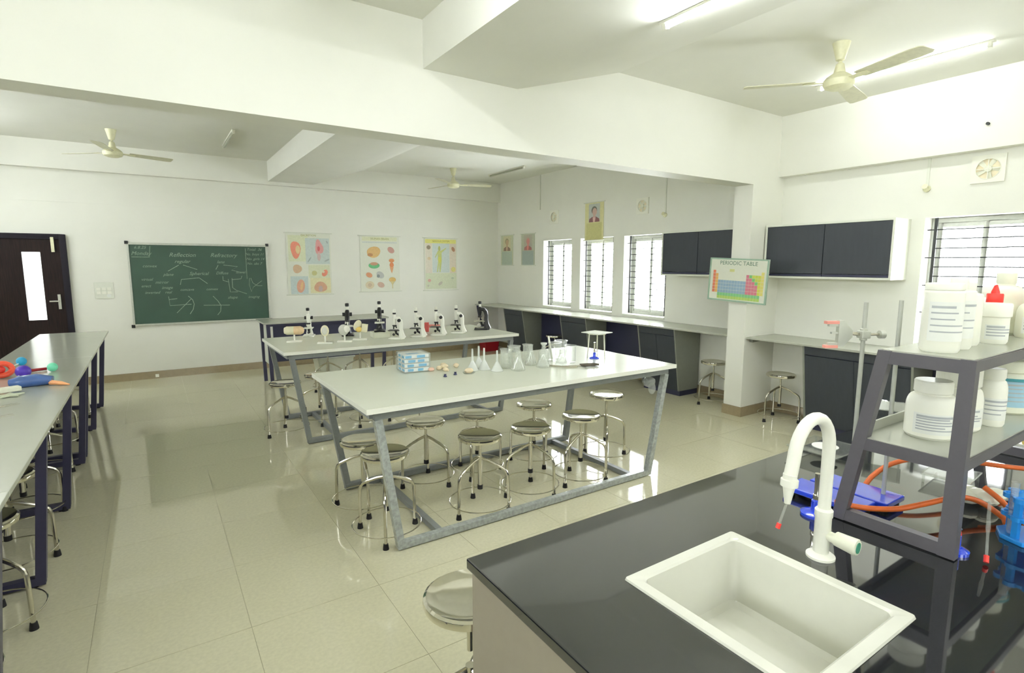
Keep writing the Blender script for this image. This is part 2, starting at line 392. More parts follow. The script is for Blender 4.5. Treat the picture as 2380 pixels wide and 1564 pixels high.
conduit('white wiring conduit dropping past the near exhaust fan to a lamp holder', XW, 2.17, 2.40, 2.675, True)
conduit('white wiring conduit left of the dark cupboard in the far bay', XW, 5.24, 2.39, ZC, True)
conduit('white wiring conduit near the far right corner', XW, 8.17, 2.7, ZC, False)
tag(obj('wall_plug', G().cyl((XW-.135, 1.74, 2.875), (XW-.11, 1.74, 2.875), .012), IRON), 'small dark plug in the wall above the near exhaust fan', 'plug')
# wall cupboards
def cupboard(label, y0, y1, x0, nd):
    t = thing('wall_cupboard', label, 'cupboard', (0, 0, 0), group='dark fronted wall cupboards')
    z0, z1, tk = 1.565, 2.135, .02
    obj('carcass', G().box(x0, XW, y0, y0+tk, z0, z1).box(x0, XW, y1-tk, y1, z0, z1).box(x0, XW, y0+tk, y1-tk, z0, z0+tk).box(x0, XW, y0+tk, y1-tk, z1-tk, z1).box(XW-.02, XW, y0+tk, y1-tk, z0+tk, z1-tk), WHITEB, t)
    w = (y1-y0-2*tk)/nd
    for k in range(nd):
        a = y0+tk+k*w
        dd = obj('door', G().box(x0+.004, x0+.022, a+.003, a+w-.003, z0+.05, z1-.022), SLATE, t, bevel=.002)
        obj('pull_rail', G().box(x0+.006, x0+.026, a+.003, a+w-.003, z0+.022, z0+.046), NAVYB, dd)
cupboard('long dark wall cupboard with white sides in the near bay, right of the pillar', 2.27, 3.53, 5.70, 2)
cupboard('dark wall cupboard of the far bay, partly hidden behind the pillar', 3.85, 5.0, 5.70, 2)

# ------------------------------------------------------------------ wall counters and base cabinets
CX0 = 5.47
def counter(label, y0, y1):
    tag(obj('counter_top', G().box(CX0, XW-.003, y0, y1, T-.022, T), LAMG, bevel=.003), label, 'worktop')
counter('long grey wall worktop under the three far windows', 3.78, YB-.004)
counter('grey wall worktop of the near bay, right of the pillar', -1.0, 3.545)
def base_cab(label, y0, y1, nd=1):
    t = thing('base_cabinet', label, 'cabinet', group='slanted dark base cabinets'); zt = T-.024; xb = XW-.02
    px = [(CX0+.03, zt), (CX0+.16, .07), (xb, .07), (xb, zt)]
    for y, nm in ((y0, 'side_panel'), (y1-.02, 'side_panel')): obj(nm, G().prism_y(px, y, y+.02), GREYB, t)
    obj('plinth', G().box(CX0+.19, xb, y0+.01, y1-.01, 0, .07), NAVYB, t)
    obj('body', G().prism_y([(CX0+.06, zt), (CX0+.19, .075), (xb-.005, .075), (xb-.005, zt)], y0+.02, y1-.02), NAVYB, t)
    def fx(z): return CX0+.03+.13*(zt-z)/(zt-.07)
    obj('top_rail', G().prism_y([(fx(zt), zt), (fx(.8), .80), (fx(.8)+.02, .80), (fx(zt)+.02, zt)], y0+.02, y1-.02), SLATE, t)
    w = (y1-y0-.04)/nd
    for k in range(nd):
        a = y0+.02+k*w
        obj('door', G().prism_y([(fx(.792), .792), (fx(.075), .075), (fx(.075)+.02, .075), (fx(.792)+.02, .792)], a+.002, a+w-.002), SLATE, t)
base_cab('dark base cabinet farthest along the window wall', 7.97, 8.6)
base_cab('second dark base cabinet under the far windows, behind stool', 6.26, 6.9)
base_cab('two door dark base cabinet under the far worktop, nearest the pillar', 4.56, 5.2, 2)
base_cab('two door dark base cabinet under the near bay worktop', 1.95, 2.93, 2)
base_cab('dark base cabinet right of the rack, mostly behind bottles', .1, 1.3, 2)
for lb, a, b in (('navy modesty board in the far knee space by the corner', 8.6, 8.95), ('navy modesty board between the first two far cabinets', 6.9, 7.97), ('navy modesty board behind the tripod stand', 5.2, 6.26), ('navy modesty board in the near bay knee space behind the rack', 1.3, 1.95)):
    tag(obj('modesty_board', G().box(XW-.1, XW-.08, a+.003, b-.003, .12, T-.025), NAVYB), lb, 'panel', 'navy modesty boards')
t = thing('corner_leg', 'dark slanted leg frame holding the far end of the window worktop', 'leg frame', (0, 0, 0))
obj('upright', G().bar((CX0+.04, YB-.06, T-.024), (CX0+.2, YB-.06, 0), .045), NAVY, t)
obj('foot_bar', G().box(CX0+.2, XW-.03, YB-.08, YB-.04, 0, .04), NAVY, t)
tag(obj('bracket', G().prism_y([(5.47+.06, T-.023), (5.47+.06, T-.06), (5.95, T-.04), (6.0, T-.023)], 3.5, 3.535), GREYB), 'grey angle bracket under the near worktop against the pillar', 'bracket')
t = thing('red_bin', 'dark red bin on the floor by the far corner cabinets', 'bin', (5.55, 9.2, 0))
g = G().loft([(-.14, -.11, 0), (.14, -.11, 0), (.14, .11, 0), (-.14, .11, 0)], [(-.17, -.14, .34), (.17, -.14, .34), (.17, .14, .34), (-.17, .14, .34)])
obj('body', g, DRED, t, bevel=.006); obj('rim', G().box(-.18, .18, -.15, .15, .335, .36), DRED, t, bevel=.005)

# ------------------------------------------------------------------ chalkboard and switches
t = thing('chalkboard', 'green chalkboard with chalk writing in an aluminium frame', 'chalkboard', (.67, YB-.03, 1.405), rot=BACK)
W, Hh = .93, .605
obj('panel', G().box(-W+.02, W-.02, -Hh+.02, Hh-.02, -.028, 0), CHALKB, t)
for nm, q in (('frame_rail', (-W, W, Hh-.03, Hh)), ('frame_rail', (-W, W, -Hh, -Hh+.03)), ('frame_rail', (-W, -W+.025, -Hh+.03, Hh-.03)), ('frame_rail', (W-.025, W, -Hh+.03, Hh-.03))):
    obj(nm, G().box(*q, -.028, .012), ALU, t, bevel=.003)
for sx in (-1, 1):
    for sy in (-1, 1): obj('corner_cap', G().box(sx*W-.022, sx*W+.022, sy*Hh-.022, sy*Hh+.022, -.028, .016), BLKPL, t, bevel=.004)
def bp(px, py):       # a point of the chalkboard drawing, in board units (0..1, 0..1)
    return (-W+.03+(2*W-.06)*px, Hh-.035-(2*Hh-.07)*py)
def chalk(body, px, py, size, sh=.35):
    x, y = bp(px, py); obj('chalk_word', text_g(body, size, x, y, .0006, shear=sh, depth=.0004), CHALK, t)
def stroke(pts, r=.0045):
    obj('chalk_drawing', G().tube([(*bp(*p), .0005) for p in pts], r, 5), CHALK, t)
for body, px, py, s in (('6.8.25', .07, .03, .06), ('Monday', .075, .105, .075), ('Reflection', .36, .12, .085), ('regular', .355, .205, .07), ('Refractory', .665, .12, .085), ('lens', .64, .21, .065),
        ('Total  36', .91, .035, .06), ('No. boys 11', .91, .10, .055), ('No. girls 14', .915, .165, .055), ('No. abs 7', .905, .23, .055), ('convex', .125, .265, .06), ('plane', .25, .375, .06),
        ('Spherical', .47, .365, .07), ('Diffuse', .645, .36, .06), ('lateral', .79, .35, .055), ('virtual', .10, .435, .055), ('mirror', .20, .475, .06), ('erect', .09, .52, .055), ('image', .235, .545, .06),
        ('concave', .375, .575, .055), ('convex', .56, .575, .055), ('inverted', .13, .605, .055), ('real', .24, .605, .055), ('shape', .715, .695, .06), ('imaging', .885, .695, .055)):
    chalk(body, px, py, s)
for ps in ([(.01, .15), (.13, .15), (.14, .01)], [(.33, .25), (.25, .33)], [(.36, .25), (.46, .31)], [(.33, .51), (.34, .44), (.47, .42), (.53, .5)], [(.62, .25), (.60, .31)], [(.66, .25), (.77, .27), (.72, .32), (.82, .36)],
        [(.65, .40), (.65, .46), (.69, .48)], [(.69, .44), (.70, .62), (.76, .62)], [(.72, .43), (.72, .56), (.75, .60), (.83, .65)], [(.80, .40), (.79, .44), (.72, .45)],
        [(.86, .43), (.855, .53), (.87, .62), (.885, .56), (.96, .47)], [(.87, .43), (.885, .5), (.92, .54), (.96, .54)], [(.24, .66), (.245, .78), (.40, .77)], [(.24, .70), (.30, .69)],
        [(.29, .88), (.40, .70)], [(.38, .66), (.41, .71), (.42, .77), (.41, .84), (.385, .9)], [(.565, .67), (.60, .74), (.62, .80), (.615, .88), (.59, .93)], [(.49, .79), (.69, .80)], [(.84, .44), (.84, .02)]):
    stroke(ps)
t = thing('switchboard', 'pale switchboard on the wall between door and chalkboard', 'switchboard', (-.565, YB, 1.33), rot=BACK)
obj('plate', G().box(-.11, .11, -.115, .115, 0, .012), WHITEB, t, bevel=.004)
for i in range(3):
    for j in range(2): obj('switch', G().box(-.085+.062*i, -.04+.062*i, .01+.05*j-.06, .05+.05*j-.06, .012, .02), WPLAST, t)
obj('socket', G().cyl((.05, -.075, .012), (.05, -.075, .018), .025), LABEL, t)
tag(obj('floor_socket', G().box(-.045, .0, YB-.03, YB-.012, .02, .065), WPLAST, bevel=.004), 'small white socket on the skirting below the chalkboard', 'socket')

# ------------------------------------------------------------------ posters
def poster(label, loc, w, h, rot, base, pieces, rails=True):
    t = thing('poster', label, 'poster', loc, group='wall charts and portrait posters', rot=rot)
    obj('sheet', G().box(-w/2, w/2, -h/2, h/2, .003, .005), base, t)
    if rails:
        for s in (-1, 1): obj('hanging_rail', G().cyl((-w/2-.03, s*h/2, .006), (w/2+.03, s*h/2, .006), .008, n=10), WHITEB, t)
    z = .0052
    for nm, poly, c in pieces:
        z += .0002
        pts = [(x*w, y*h) for x, y in poly]
        c = tuple(int(round(.8*v+.2*w)) for v, w in zip(c, (222, 222, 204)))
        obj(nm, G().slab(pts, z, z+.0002), pm(c), t)
    return t
def tx(t, body, size, x, y, c, z=.0085):
    obj('title', text_g(body, size, x, y, z, depth=.0002), pm(c), t)
yb = YB-.002
p = poster('left wall chart of kidneys and a red organ, with pale blue and yellow panels', (2.26, yb, 1.71), .72, 1.03, BACK, PAPER, [
    ('print', rect(-.46, -.02, .04, .46), (220, 224, 190)), ('print', rect(-.08, .47, 0, .42), (194, 208, 206)), ('print', rect(-.44, -.05, -.49, -.20), (190, 206, 206)), ('print', rect(-.03, .46, -.23, -.02), (214, 218, 186)), ('print', rect(0, .47, -.48, -.23), (224, 218, 172)),
    ('drawing', ell(-.3, .23, .11, .14, .1, wob=.08), (222, 120, 96)), ('drawing', ell(-.25, .23, .05, .07), (224, 196, 140)), ('drawing', ell(.23, .27, .09, .12, .2, 22, .15), (214, 140, 142)), ('drawing', ell(.22, .25, .03, .04), (200, 70, 80)), ('drawing', ell(.22, .12, .04, .07), (204, 176, 178)),
    ('drawing', ell(-.28, -.08, .10, .07, 0, 18, .05), (202, 164, 130)), ('drawing', ell(.1, -.15, .06, .04), (188, 184, 116)), ('drawing', ell(.34, -.15, .075, .05, .5), (216, 112, 88)), ('drawing', ell(.31, -.13, .03, .02), (222, 212, 180)), ('drawing', ell(-.22, -.36, .09, .11, -.3), (216, 150, 124)), ('drawing', ell(-.2, -.36, .03, .07, -.3), (224, 178, 120)), ('drawing', ell(.23, -.38, .15, .085, 0, 20, .06), (206, 150, 118)), ('drawing', ell(.23, -.41, .05, .05), (186, 160, 160)),
    ('drawing', ell(.42, .36, .03, .015, -.8), (160, 170, 172)), ('drawing', ell(0, .07, .06, .012, .8), (150, 164, 164)), ('drawing', ell(.4, .06, .06, .014, .3), (160, 172, 172))])
tx(p, 'EXCRETION', .045, 0, .475, (160, 160, 70))
p = poster('middle wall chart of ten brain drawings on white', (3.50, yb, 1.715), .74, 1.0, BACK, PAPER, [
    ('print', rect(-.44, .44, .41, .48), (222, 224, 190)), ('print', rect(-.44, .44, .37, .395), (206, 212, 206)),
    ('drawing', ell(-.16, .21, .17, .10, .1, 20, .03), (214, 170, 100)), ('drawing', ell(-.25, .16, .07, .03), (176, 116, 64)), ('drawing', ell(.28, .25, .09, .055, -.3), (186, 132, 122)), ('drawing', ell(-.16, -.03, .14, .055), (70, 164, 104)), ('drawing', ell(-.16, .0, .10, .03), (184, 130, 100)),
    ('drawing', ell(.29, .06, .07, .035), (210, 124, 64)), ('drawing', ell(.29, -.02, .055, .05), (214, 118, 66)), ('drawing', [(.24, -.06), (.34, -.06), (.30, -.16), (.28, -.16)], (220, 150, 100)), ('drawing', ell(-.29, -.2, .08, .045, -.2), (196, 124, 84)), ('drawing', ell(-.01, -.2, .1, .06, -.3), (178, 182, 182)), ('drawing', ell(-.06, -.22, .04, .03), (120, 130, 130)),
    ('drawing', ell(-.28, -.38, .11, .07), (214, 200, 168)), ('drawing', ell(-.28, -.38, .05, .035), (196, 170, 140)), ('drawing', ell(0, -.38, .09, .05, -.2), (196, 158, 142)), ('drawing', ell(.3, -.29, .09, .045), (206, 164, 84)), ('drawing', [(.24, -.32), (.36, -.32), (.31, -.38), (.31, -.45), (.29, -.45), (.29, -.38)], (204, 190, 130))])
tx(p, 'HUMAN BRAIN', .05, 0, .445, (160, 164, 90))
p = poster('right wall chart of a yellow nervous system figure with a yellow heading', (4.72, yb, 1.71), .70, 1.0, BACK, PAPER, [
    ('print', rect(-.47, .47, .40, .475), (222, 218, 110)), ('print', rect(-.47, -.27, -.46, .40), (222, 212, 198)), ('print', rect(.27, .47, -.2, .40), (222, 208, 190)), ('print', rect(-.26, .26, -.16, .40), (200, 212, 212)), ('print', rect(-.47, .47, -.47, -.17), (208, 216, 186)),
    ('drawing', ell(-.05, .30, .035, .05), (168, 176, 92)), ('drawing', [(-.09, .26), (0, .26), (.16, .32), (.16, .30), (.02, .22), (.02, .04), (-.02, -.15), (-.05, -.15), (-.06, .02), (-.1, -.15), (-.13, -.15), (-.09, .05), (-.10, .20), (-.17, .12), (-.18, .14)], (190, 198, 110)), ('drawing', ell(-.04, .09, .045, .06), (206, 204, 70)),
    ('drawing', ell(-.37, .32, .06, .04), (128, 112, 90)), ('drawing', ell(-.36, .11, .05, .03), (214, 190, 150)), ('drawing', ell(.38, .29, .06, .04, -.6), (160, 106, 74)), ('drawing', ell(.38, -.1, .07, .05), (214, 204, 110)), ('drawing', ell(-.36, -.31, .05, .03), (206, 150, 140)), ('drawing', ell(-.03, -.37, .07, .03, .4), (180, 176, 160)), ('drawing', ell(.35, -.27, .04, .02), (170, 184, 160)), ('drawing', ell(-.4, -.41, .03, .02), (190, 190, 170))])
tx(p, 'NERVOUS SYSTEM', .045, 0, .437, (160, 150, 50))
def portrait(label, y, z, w, h, paper, back, face, hair, coat, shirt, foot):
    poster(label, (XW-.001, y, z), w, h, RIGHT, pm(paper), [
        ('print', rect(-.30, .30, -.02, .46), back), ('print', rect(-.42, .42, -.49, -.04), foot),
        ('portrait', [(-.28, -.02), (-.26, .07), (-.1, .12), (.1, .12), (.27, .06), (.29, -.02)], coat), ('portrait', [(-.08, .11), (.08, .11), (.04, -.02), (-.06, -.02)], shirt),
        ('portrait', ell(0, .29, .15, .105), hair), ('portrait', ell(.02, .25, .12, .10), face), ('portrait', rect(-.05, .07, .10, .18), face)])
portrait('yellow portrait poster of a man in a maroon coat above the middle far window', 6.70, 2.40, .44, .60, (214, 210, 160), (176, 182, 180), (190, 150, 140), (60, 62, 56), (104, 52, 56), (214, 170, 168), (190, 186, 118))
portrait('small pale portrait poster with brown coat, nearer the far corner', 9.28, 1.99, .44, .60, (200, 204, 178), (204, 198, 160), (184, 150, 112), (140, 130, 90), (110, 78, 60), (200, 160, 130), (168, 184, 172))
portrait('small portrait poster in red tones, second from the far corner', 8.55, 1.99, .44, .60, (186, 190, 170), (170, 164, 150), (190, 110, 104), (176, 150, 130), (140, 72, 72), (196, 96, 92), (150, 164, 162))
# periodic table board, hung askew on the pillar
t = thing('periodic_table', 'periodic table board hanging slightly askew on the pillar', 'chart', (5.45-.03, 3.655, 1.535), rot=(R(90), R(0), R(-90)))
t.rotation_euler = (Matrix.Rotation(R(-90), 4, 'Z') @ Matrix.Rotation(R(90), 4, 'X') @ Matrix.Rotation(R(-2.4), 4, 'Z')).to_euler()
w, h = .36, .24
obj('board', G().box(-w, w, -h, h, 0, .012), PAPER, t)
g = G(); 
for q in ((-w, w, h-.016, h), (-w, w, -h, -h+.016), (-w, -w+.016, -h+.016, h-.016), (w-.016, w, -h+.016, h-.016)): g.box(*q, -.003, .018)
obj('frame', g, mat('pale_green_frame', (150, 178, 158), .4), t)
obj('title', text_g('PERIODIC TABLE', .062, 0, .185, .0125, depth=.0002), pm((84, 122, 96)), t)
CW, CH = .035, .036; x0 = -.31; ytop = .085
def cell_color(r, c):
    if c == 0: return (214, 120, 92)
    if c == 1: return (222, 172, 96)
    if 2 <= c <= 11: return (146, 172, 196)
    if c == 17: return (216, 206, 120)
    if c == 16: return (204, 206, 84)
    k = c-12; return (206, 120, 138) if r-1 >= k+(-0) else ((120, 186, 118) if r-1 == k-1 else (196, 206, 86))
rows = {}
for r in range(7):
    cols = [0, 17] if r == 0 else ([0, 1]+list(range(12, 18)) if r in (1, 2) else list(range(18)))
    for c in cols: rows.setdefault(cell_color(r, c), []).append((x0+c*CW, ytop-r*CH))
for r in range(2):
    for c in range(15): rows.setdefault(((124, 190, 130), (172, 200, 104))[r], []).append((x0+.07+c*CW, -.165-r*.032))
for col, cells in rows.items():
    g = G()
    for x, y in cells: g.box(x+.0012, x+CW-.0012, y-CH*.46, y+CH*.46, .0122, .013)
    o = obj('element_cells', g, pm(col), t); o['kind'] = 'stuff'
obj('print', G().slab(rect(-.1, -.04, .09, .12), .0122, .013), pm((206, 208, 140)), t)

# ------------------------------------------------------------------ tables
def lab_table(label, x0, x1, y0, y1, fm, wrapm):
    t = thing('lab_table', label, 'table', group='white topped laboratory tables')
    obj('tabletop', G().box(x0, x1, y0, y1, T-.028, T), LAM, t, bevel=.004)
    for q in ((x0-.0015, x1+.0015, y0-.0018, y0-.0002), (x0-.0015, x1+.0015, y1+.0002, y1+.0018), (x0-.0018, x0-.0002, y0, y1), (x1+.0002, x1+.0018, y0, y1)): obj('edge_band', G().box(*q, T-.03, T-.001), LAMEDGE, t)
    ix, iy = .055, .05; a, b, c, d_ = x0+ix, x1-ix, y0+iy, y1-iy; zt = T-.03
    for q in ((a, b, c-.02, c+.02), (a, b, d_-.02, d_+.02)): obj('top_rail', G().box(*q, zt-.045, zt), fm, t)
    for q in ((a-.02, a+.02, c+.02, d_-.02), (b-.02, b+.02, c+.02, d_-.02)): obj('end_rail', G().box(*q, zt-.045, zt), fm, t)
    s, bz = .15, .03; k = .022
    for x, sg in ((a, 1), (b, -1)):
        for y, sy in ((c, 1), (d_, -1)):
            obj('leg', G().bar((x+.02*sg, y, zt-.045), (x+(s)*sg, y+sy*.03, bz), .045, .045, (0, 1, 0)), wrapm if (y == c) else fm, t)
    for y, m in ((c+.03, wrapm), (d_-.03, fm)): obj('floor_rail', G().box(a+s-.022, b-s+.022, y-.024, y+.024, .006, .052), m, t, bevel=.006)
    for x in (a+s+.27, b-s-.17): obj('cross_rail', G().box(x-.02, x+.02, c+.055, d_-.055, .008, .045), fm, t)
    return t
MT = lab_table('long white laboratory table with glassware and a slanted grey wrapped frame', .935, 3.475, 2.85, 4.065, FRAMEG, WRAP)
obj('wrap_bunch', G().ball((3.25, 2.93, .78), .05, 1.3, .8, .8, 8).ball((3.29, 2.93, .72), .03, 1, 1, 1.6, 8), BAGPL, MT, label='loose plastic wrap bunched at the leg top')
obj('wrap_bunch', G().ball((1.0, 3.99, .78), .03, 1.3, .8, .8, 8), BAGPL, MT)
lab_table('white laboratory table with microscopes and a slanted grey frame', .955, 3.52, 5.17, 6.32, FRAMEG, FRAMEG)
# left bench: three tops on one run of navy frames
def bench_unit(label, y0, y1, legs):
    t = thing('side_bench', label, 'bench', group='grey topped benches along the left side')
    obj('tabletop', G().box(-1.1, -.468, y0+.001, y1-.001, T-.022, T), LAMG, t, bevel=.002)
    obj('top_rail', G().box(-.55, -.51, y0+.03, y1-.03, T-.06, T-.024), NAVY, t)
    obj('top_rail', G().box(-1.06, -1.02, y0+.03, y1-.03, T-.06, T-.024), NAVY, t)
    obj('shade_board', G().box(-1.097, -1.091, y0+.03, y1-.03, .06, T-.03), NAVYB, t)  # added board, mostly hidden, darkens the space under the bench
    for y in legs:
        f = obj('leg_frame', G().bar((-.53, y, T-.06), (-.6, y, .03), .045, .045, (0, 1, 0)), NAVY, t)
        obj('rear_leg', G().bar((-1.04, y, T-.06), (-1.0, y, .03), .045, .045, (0, 1, 0)), NAVY, f)
        obj('foot_bar', G().box(-1.0, -.58, y-.022, y+.022, .012, .055), NAVY, f)
        obj('foot_pad', G().cyl((-.63, y, 0), (-.63, y, .014), .018).cyl((-.97, y, 0), (-.97, y, .014), .018), BLACK, f)
bench_unit('grey bench section at the far left, end nearest the chalkboard', 5.86, 8.06, (7.98, 6.9, 5.94))
bench_unit('middle grey bench section at left, with toys and scissors on it', 2.49, 5.86, (5.75, 4.71, 3.63, 2.56))
bench_unit('grey bench section at the bottom left, nearest the camera', -.9, 2.49, (2.42, 1.2, .0, -.8))
# bench under the chalkboard wall
t = thing('back_bench', 'bench with navy front board standing by the back wall behind microscopes', 'bench')
obj('tabletop', G().box(1.23, 3.0, 7.95, 8.6, T-.022, T), LAMG, t, bevel=.002)
obj('front_board', G().box(1.36, 2.92, 8.04, 8.06, .35, T-.06), NAVYB, t)
for x, s in ((1.29, .02), (2.94, -.02)):
    for y in (8.0, 8.54): obj('leg', G().bar((x, y, T-.022), (x+s, y, 0), .045, .045, (0, 1, 0)), NAVY, t)
obj('top_rail', G().box(1.29, 2.94, 7.98, 8.02, T-.055, T-.024), NAVY, t)
obj('side_board', G().box(1.31, 1.33, 8.06, 8.5, .3, T-.03), WHITEB, t)
t = thing('storage_tub', 'white storage tub on the floor under the back bench', 'tub', (2.35, 8.75, 0))
obj('body', G().loft([(-.24, -.16, 0), (.24, -.16, 0), (.24, .16, 0), (-.24, .16, 0)], [(-.28, -.19, .24), (.28, -.19, .24), (.28, .19, .24), (-.28, .19, .24)]), WPLAST2, t, bevel=.008)
obj('lid', G().box(-.295, .295, -.205, .205, .238, .262), WHITEB, t, bevel=.006)

# ------------------------------------------------------------------ stools
def make_stool():
    t = thing('lab_stool', '', 'stool')
    seat = G().lathe([(0, -.012), (.10, -.010), (.128, -.004), (.141, 0.0), (.150, -.006), (.152, -.016), (.149, -.030), (.142, -.034), (.139, -.026), (.10, -.022), (0, -.022)], n=40)
    obj('seat', seat, STEEL, t, loc=(0, 0, .54))
    obj('seat_mount', G().lathe([(.045, -.023), (.045, -.03), (.02, -.045), (.0135, -.05)], n=20), STEELB, t, loc=(0, 0, .54))
    obj('screw_post', G().cyl((0, 0, .34), (0, 0, .5), .0105, n=14), STEELB, t)
    po = obj('post', G().cyl((0, 0, .17), (0, 0, .39), .0165, n=16), STEELB, t)
    obj('post_tip', G().cyl((0, 0, .155), (0, 0, .185), .019, .019, n=14), BLACK, po)
    leg = G().tube([(.012, 0, .375), (.06, 0, .362), (.13, 0, .332), (.168, 0, .312), (.186, 0, .295), (.197, 0, .265), (.200, 0, .2), (.203, 0, .02)], .0105, 10)
    tip = G().lathe([(.019, 0), (.018, .01), (.0145, .035), (.0105, .036)], (.203, 0, 0), n=14)
    for k in range(3):
        M = Matrix.Rotation(k*2*PI/3, 4, 'Z'); l = G().plus(leg).xf(M)
        lo = obj('leg', l, STEELB, t); obj('rubber_tip', G().plus(tip).xf(M), BLACK, lo)
    obj('foot_ring', G().tube([(.214*math.cos(2*PI*i/40), .214*math.sin(2*PI*i/40), .075) for i in range(40)], .0042, 6, True), STEELB, t)
    return t
ST = make_stool()
def stool(x, y, sz, ang, label, group):
    o = use(ST, 'steel stool '+label, (x, y, 0), R(ang), group)
    for ch in o.children:
        if ch.name.startswith('seat'): ch.location.z = sz
        if ch.name.startswith('screw_post'): ch.scale.z = 1; ch.location.z = sz-.54
g1 = 'stools under the glassware table'
stool(1.145, 3.165, .545, 7, 'at the near left corner of the glassware table, closest of its row', g1)
stool(1.15, 3.625, .495, 20, 'half hidden behind the corner stool under the glassware table', g1)
stool(1.70, 3.78, .505, 62, 'under the left middle of the glassware table, far row', g1)
stool(1.81, 3.13, .545, 75, 'with dark reflecting seat in the front row, centre of the glassware table', g1)
stool(2.145, 3.752, .50, -14, 'behind the front centre stool, third along the far row of the glassware table', g1)
stool(2.275, 3.18, .512, 54, 'with dark reflecting seat, third of the front row under the glassware table', g1)
stool(2.68, 3.70, .52, 20, 'raised behind the third front stool, screw post showing under its seat', g1)
stool(2.745, 3.155, .54, 75, 'with bright white reflecting seat, right end of the front row', g1)
stool(3.268, 3.426, .582, -10, 'standing tallest, at the right end of the glassware table', g1)
g2 = 'stools around the microscope table'
stool(1.05, 5.72, .53, 85, 'at the left end of the microscope table, outermost', g2)
stool(1.44, 5.95, .53, 20, 'at the left end of the microscope table, beside the outermost one', g2)
stool(1.88, 5.62, .50, 100, 'under the microscope table behind the corner of the glassware table', g2)
stool(2.34, 5.64, .50, 40, 'under the middle of the microscope table, mostly hidden by glassware table', g2)
stool(1.93, 7.45, .53, 80, 'on the far side of the microscope table, left of three', g2)
stool(2.38, 7.48, .53, 50, 'on the far side of the microscope table, before the storage tub', g2)
stool(2.84, 7.36, .53, 80, 'on the far side of the microscope table, right of three', g2)
g3 = 'stools by the window worktops'
stool(5.62, 7.17, .53, 30, 'tucked in the far window worktop knee space, behind the beakers', g3)
stool(5.72, 4.12, .53, 47, 'beside the pillar on its far side, partly cut off by it', g3)
stool(5.69, 3.24, .525, 47, 'beside the pillar under the near bay worktop', g3)
stool(0.790, 1.438, .645, 50, 'at the corner of the black island, half hidden by its end panel', 'stools at the black island')
g4 = 'stools under the left bench'
stool(-.83, 2.84, .54, 41, 'under the left bench at the bottom left corner of the photo', g4)
stool(-.745, 3.30, .54, -32, 'under the left bench, second from the camera, with curved leg in front', g4)
stool(-.775, 3.97, .54, 0, 'under the left bench, third from the camera', g4)
stool(-.815, 4.70, .54, 0, 'under the left bench, fourth from the camera, below the blue glove', g4)
stool(-.85, 5.55, .54, 10, 'under the left bench, fifth from the camera', g4)
stool(-.87, 6.45, .54, 30, 'under the left bench, second from its far end', g4)
stool(-.87, 7.45, .54, 15, 'under the left bench, at its far end', g4)

# ------------------------------------------------------------------ black island
IX0, IX1, IY0, IY1 = .66, 3.35, -.12, 1.22
SX0, SX1, SY0, SY1 = .945, 1.39, .437, .912
g = G(); zt, zb = T, T-.03
a, b, c, d_ = SX0+.012, SX1-.012, SY0+.012, SY1-.012
O = [(IX0, IY0), (IX1, IY0), (IX1, IY1), (IX0, IY1)]; I = [(a, c), (b, c), (b, d_), (a, d_)]
V = [(x, y, zt) for x, y in O]+[(x, y, zb) for x, y in O]+[(x, y, zb) for x, y in I]+[(x, y, zt) for x, y in I]; F = []
for k in range(4):
    F += [[k*4+i, k*4+(i+1) % 4, ((k+1) % 4)*4+(i+1) % 4, ((k+1) % 4)*4+i] for i in range(4)]
g.add(V, F)
tag(obj('granite_top', g, GRANITE, bevel=.004), 'polished black granite top of the island with a sink cut in', 'worktop')
t = thing('island_cabinet', 'taupe panelled cabinet carrying the black granite island top', 'cabinet')
g = G(); q0, q1, q2, q3, zz = IX0+.008, IX1-.008, IY0+.02, IY1-.02, T-.0305
obj('end_panel', G().box(q0, q0+.02, q2, q3, .0, zz), TAUPE, t); obj('end_panel', G().box(q1-.02, q1, q2, q3, 0, zz), TAUPE, t)
obj('plinth', G().box(q0+.02, q1-.02, q2+.04, q3-.04, 0, .08), NAVYB, t)
obj('floor_board', G().box(q0+.02, q1-.02, q2+.02, q3-.02, .08, .1), GREYB, t)
n = 4; wd_ = (q1-q0-.04)/n
for k in range(n):
    for y0, y1 in ((q3-.02, q3), (q2, q2+.02)):
        dr = obj('door', G().box(q0+.02+k*wd_+.002, q0+.02+(k+1)*wd_-.002, y0, y1, .085, zz-.01), SLATE, t, bevel=.002)
# sink
t = thing('sink', 'white rectangular ceramic sink set into the black island', 'sink', (0, 0, 0))
def rr(x0, x1, y0, y1, r, n=5):
    out = []
    for cx, cy, s in ((x1-r, y1-r, 0), (x0+r, y1-r, 1), (x0+r, y0+r, 2), (x1-r, y0+r, 3)):
        out += [(cx+r*math.cos((s+i/n)*PI/2), cy+r*math.sin((s+i/n)*PI/2)) for i in range(n+1)]
    return out
loops = [(rr(SX0, SX1, SY0, SY1, .008), T+.0005), (rr(SX0+.002, SX1-.002, SY0+.002, SY1-.002, .008), T+.006), (rr(SX0+.028, SX1-.028, SY0+.028, SY1-.028, .02), T+.007), (rr(SX0+.034, SX1-.034, SY0+.034, SY1-.034, .02), T+.002),
         (rr(SX0+.045, SX1-.045, SY0+.045, SY1-.045, .022), T-.17), (rr(SX0+.06, SX1-.06, SY0+.06, SY1-.06, .02), T-.182)]
V = []; F = []; m = len(loops[0][0])
for lp, z in loops: V += [(x, y, z) for x, y in lp]
for k in range(len(loops)-1): F += [[k*m+i, k*m+(i+1) % m, (k+1)*m+(i+1) % m, (k+1)*m+i] for i in range(m)]
F.append(list(range((len(loops)-1)*m, len(loops)*m)))
obj('basin', G().add(V, F), CERAM, t)
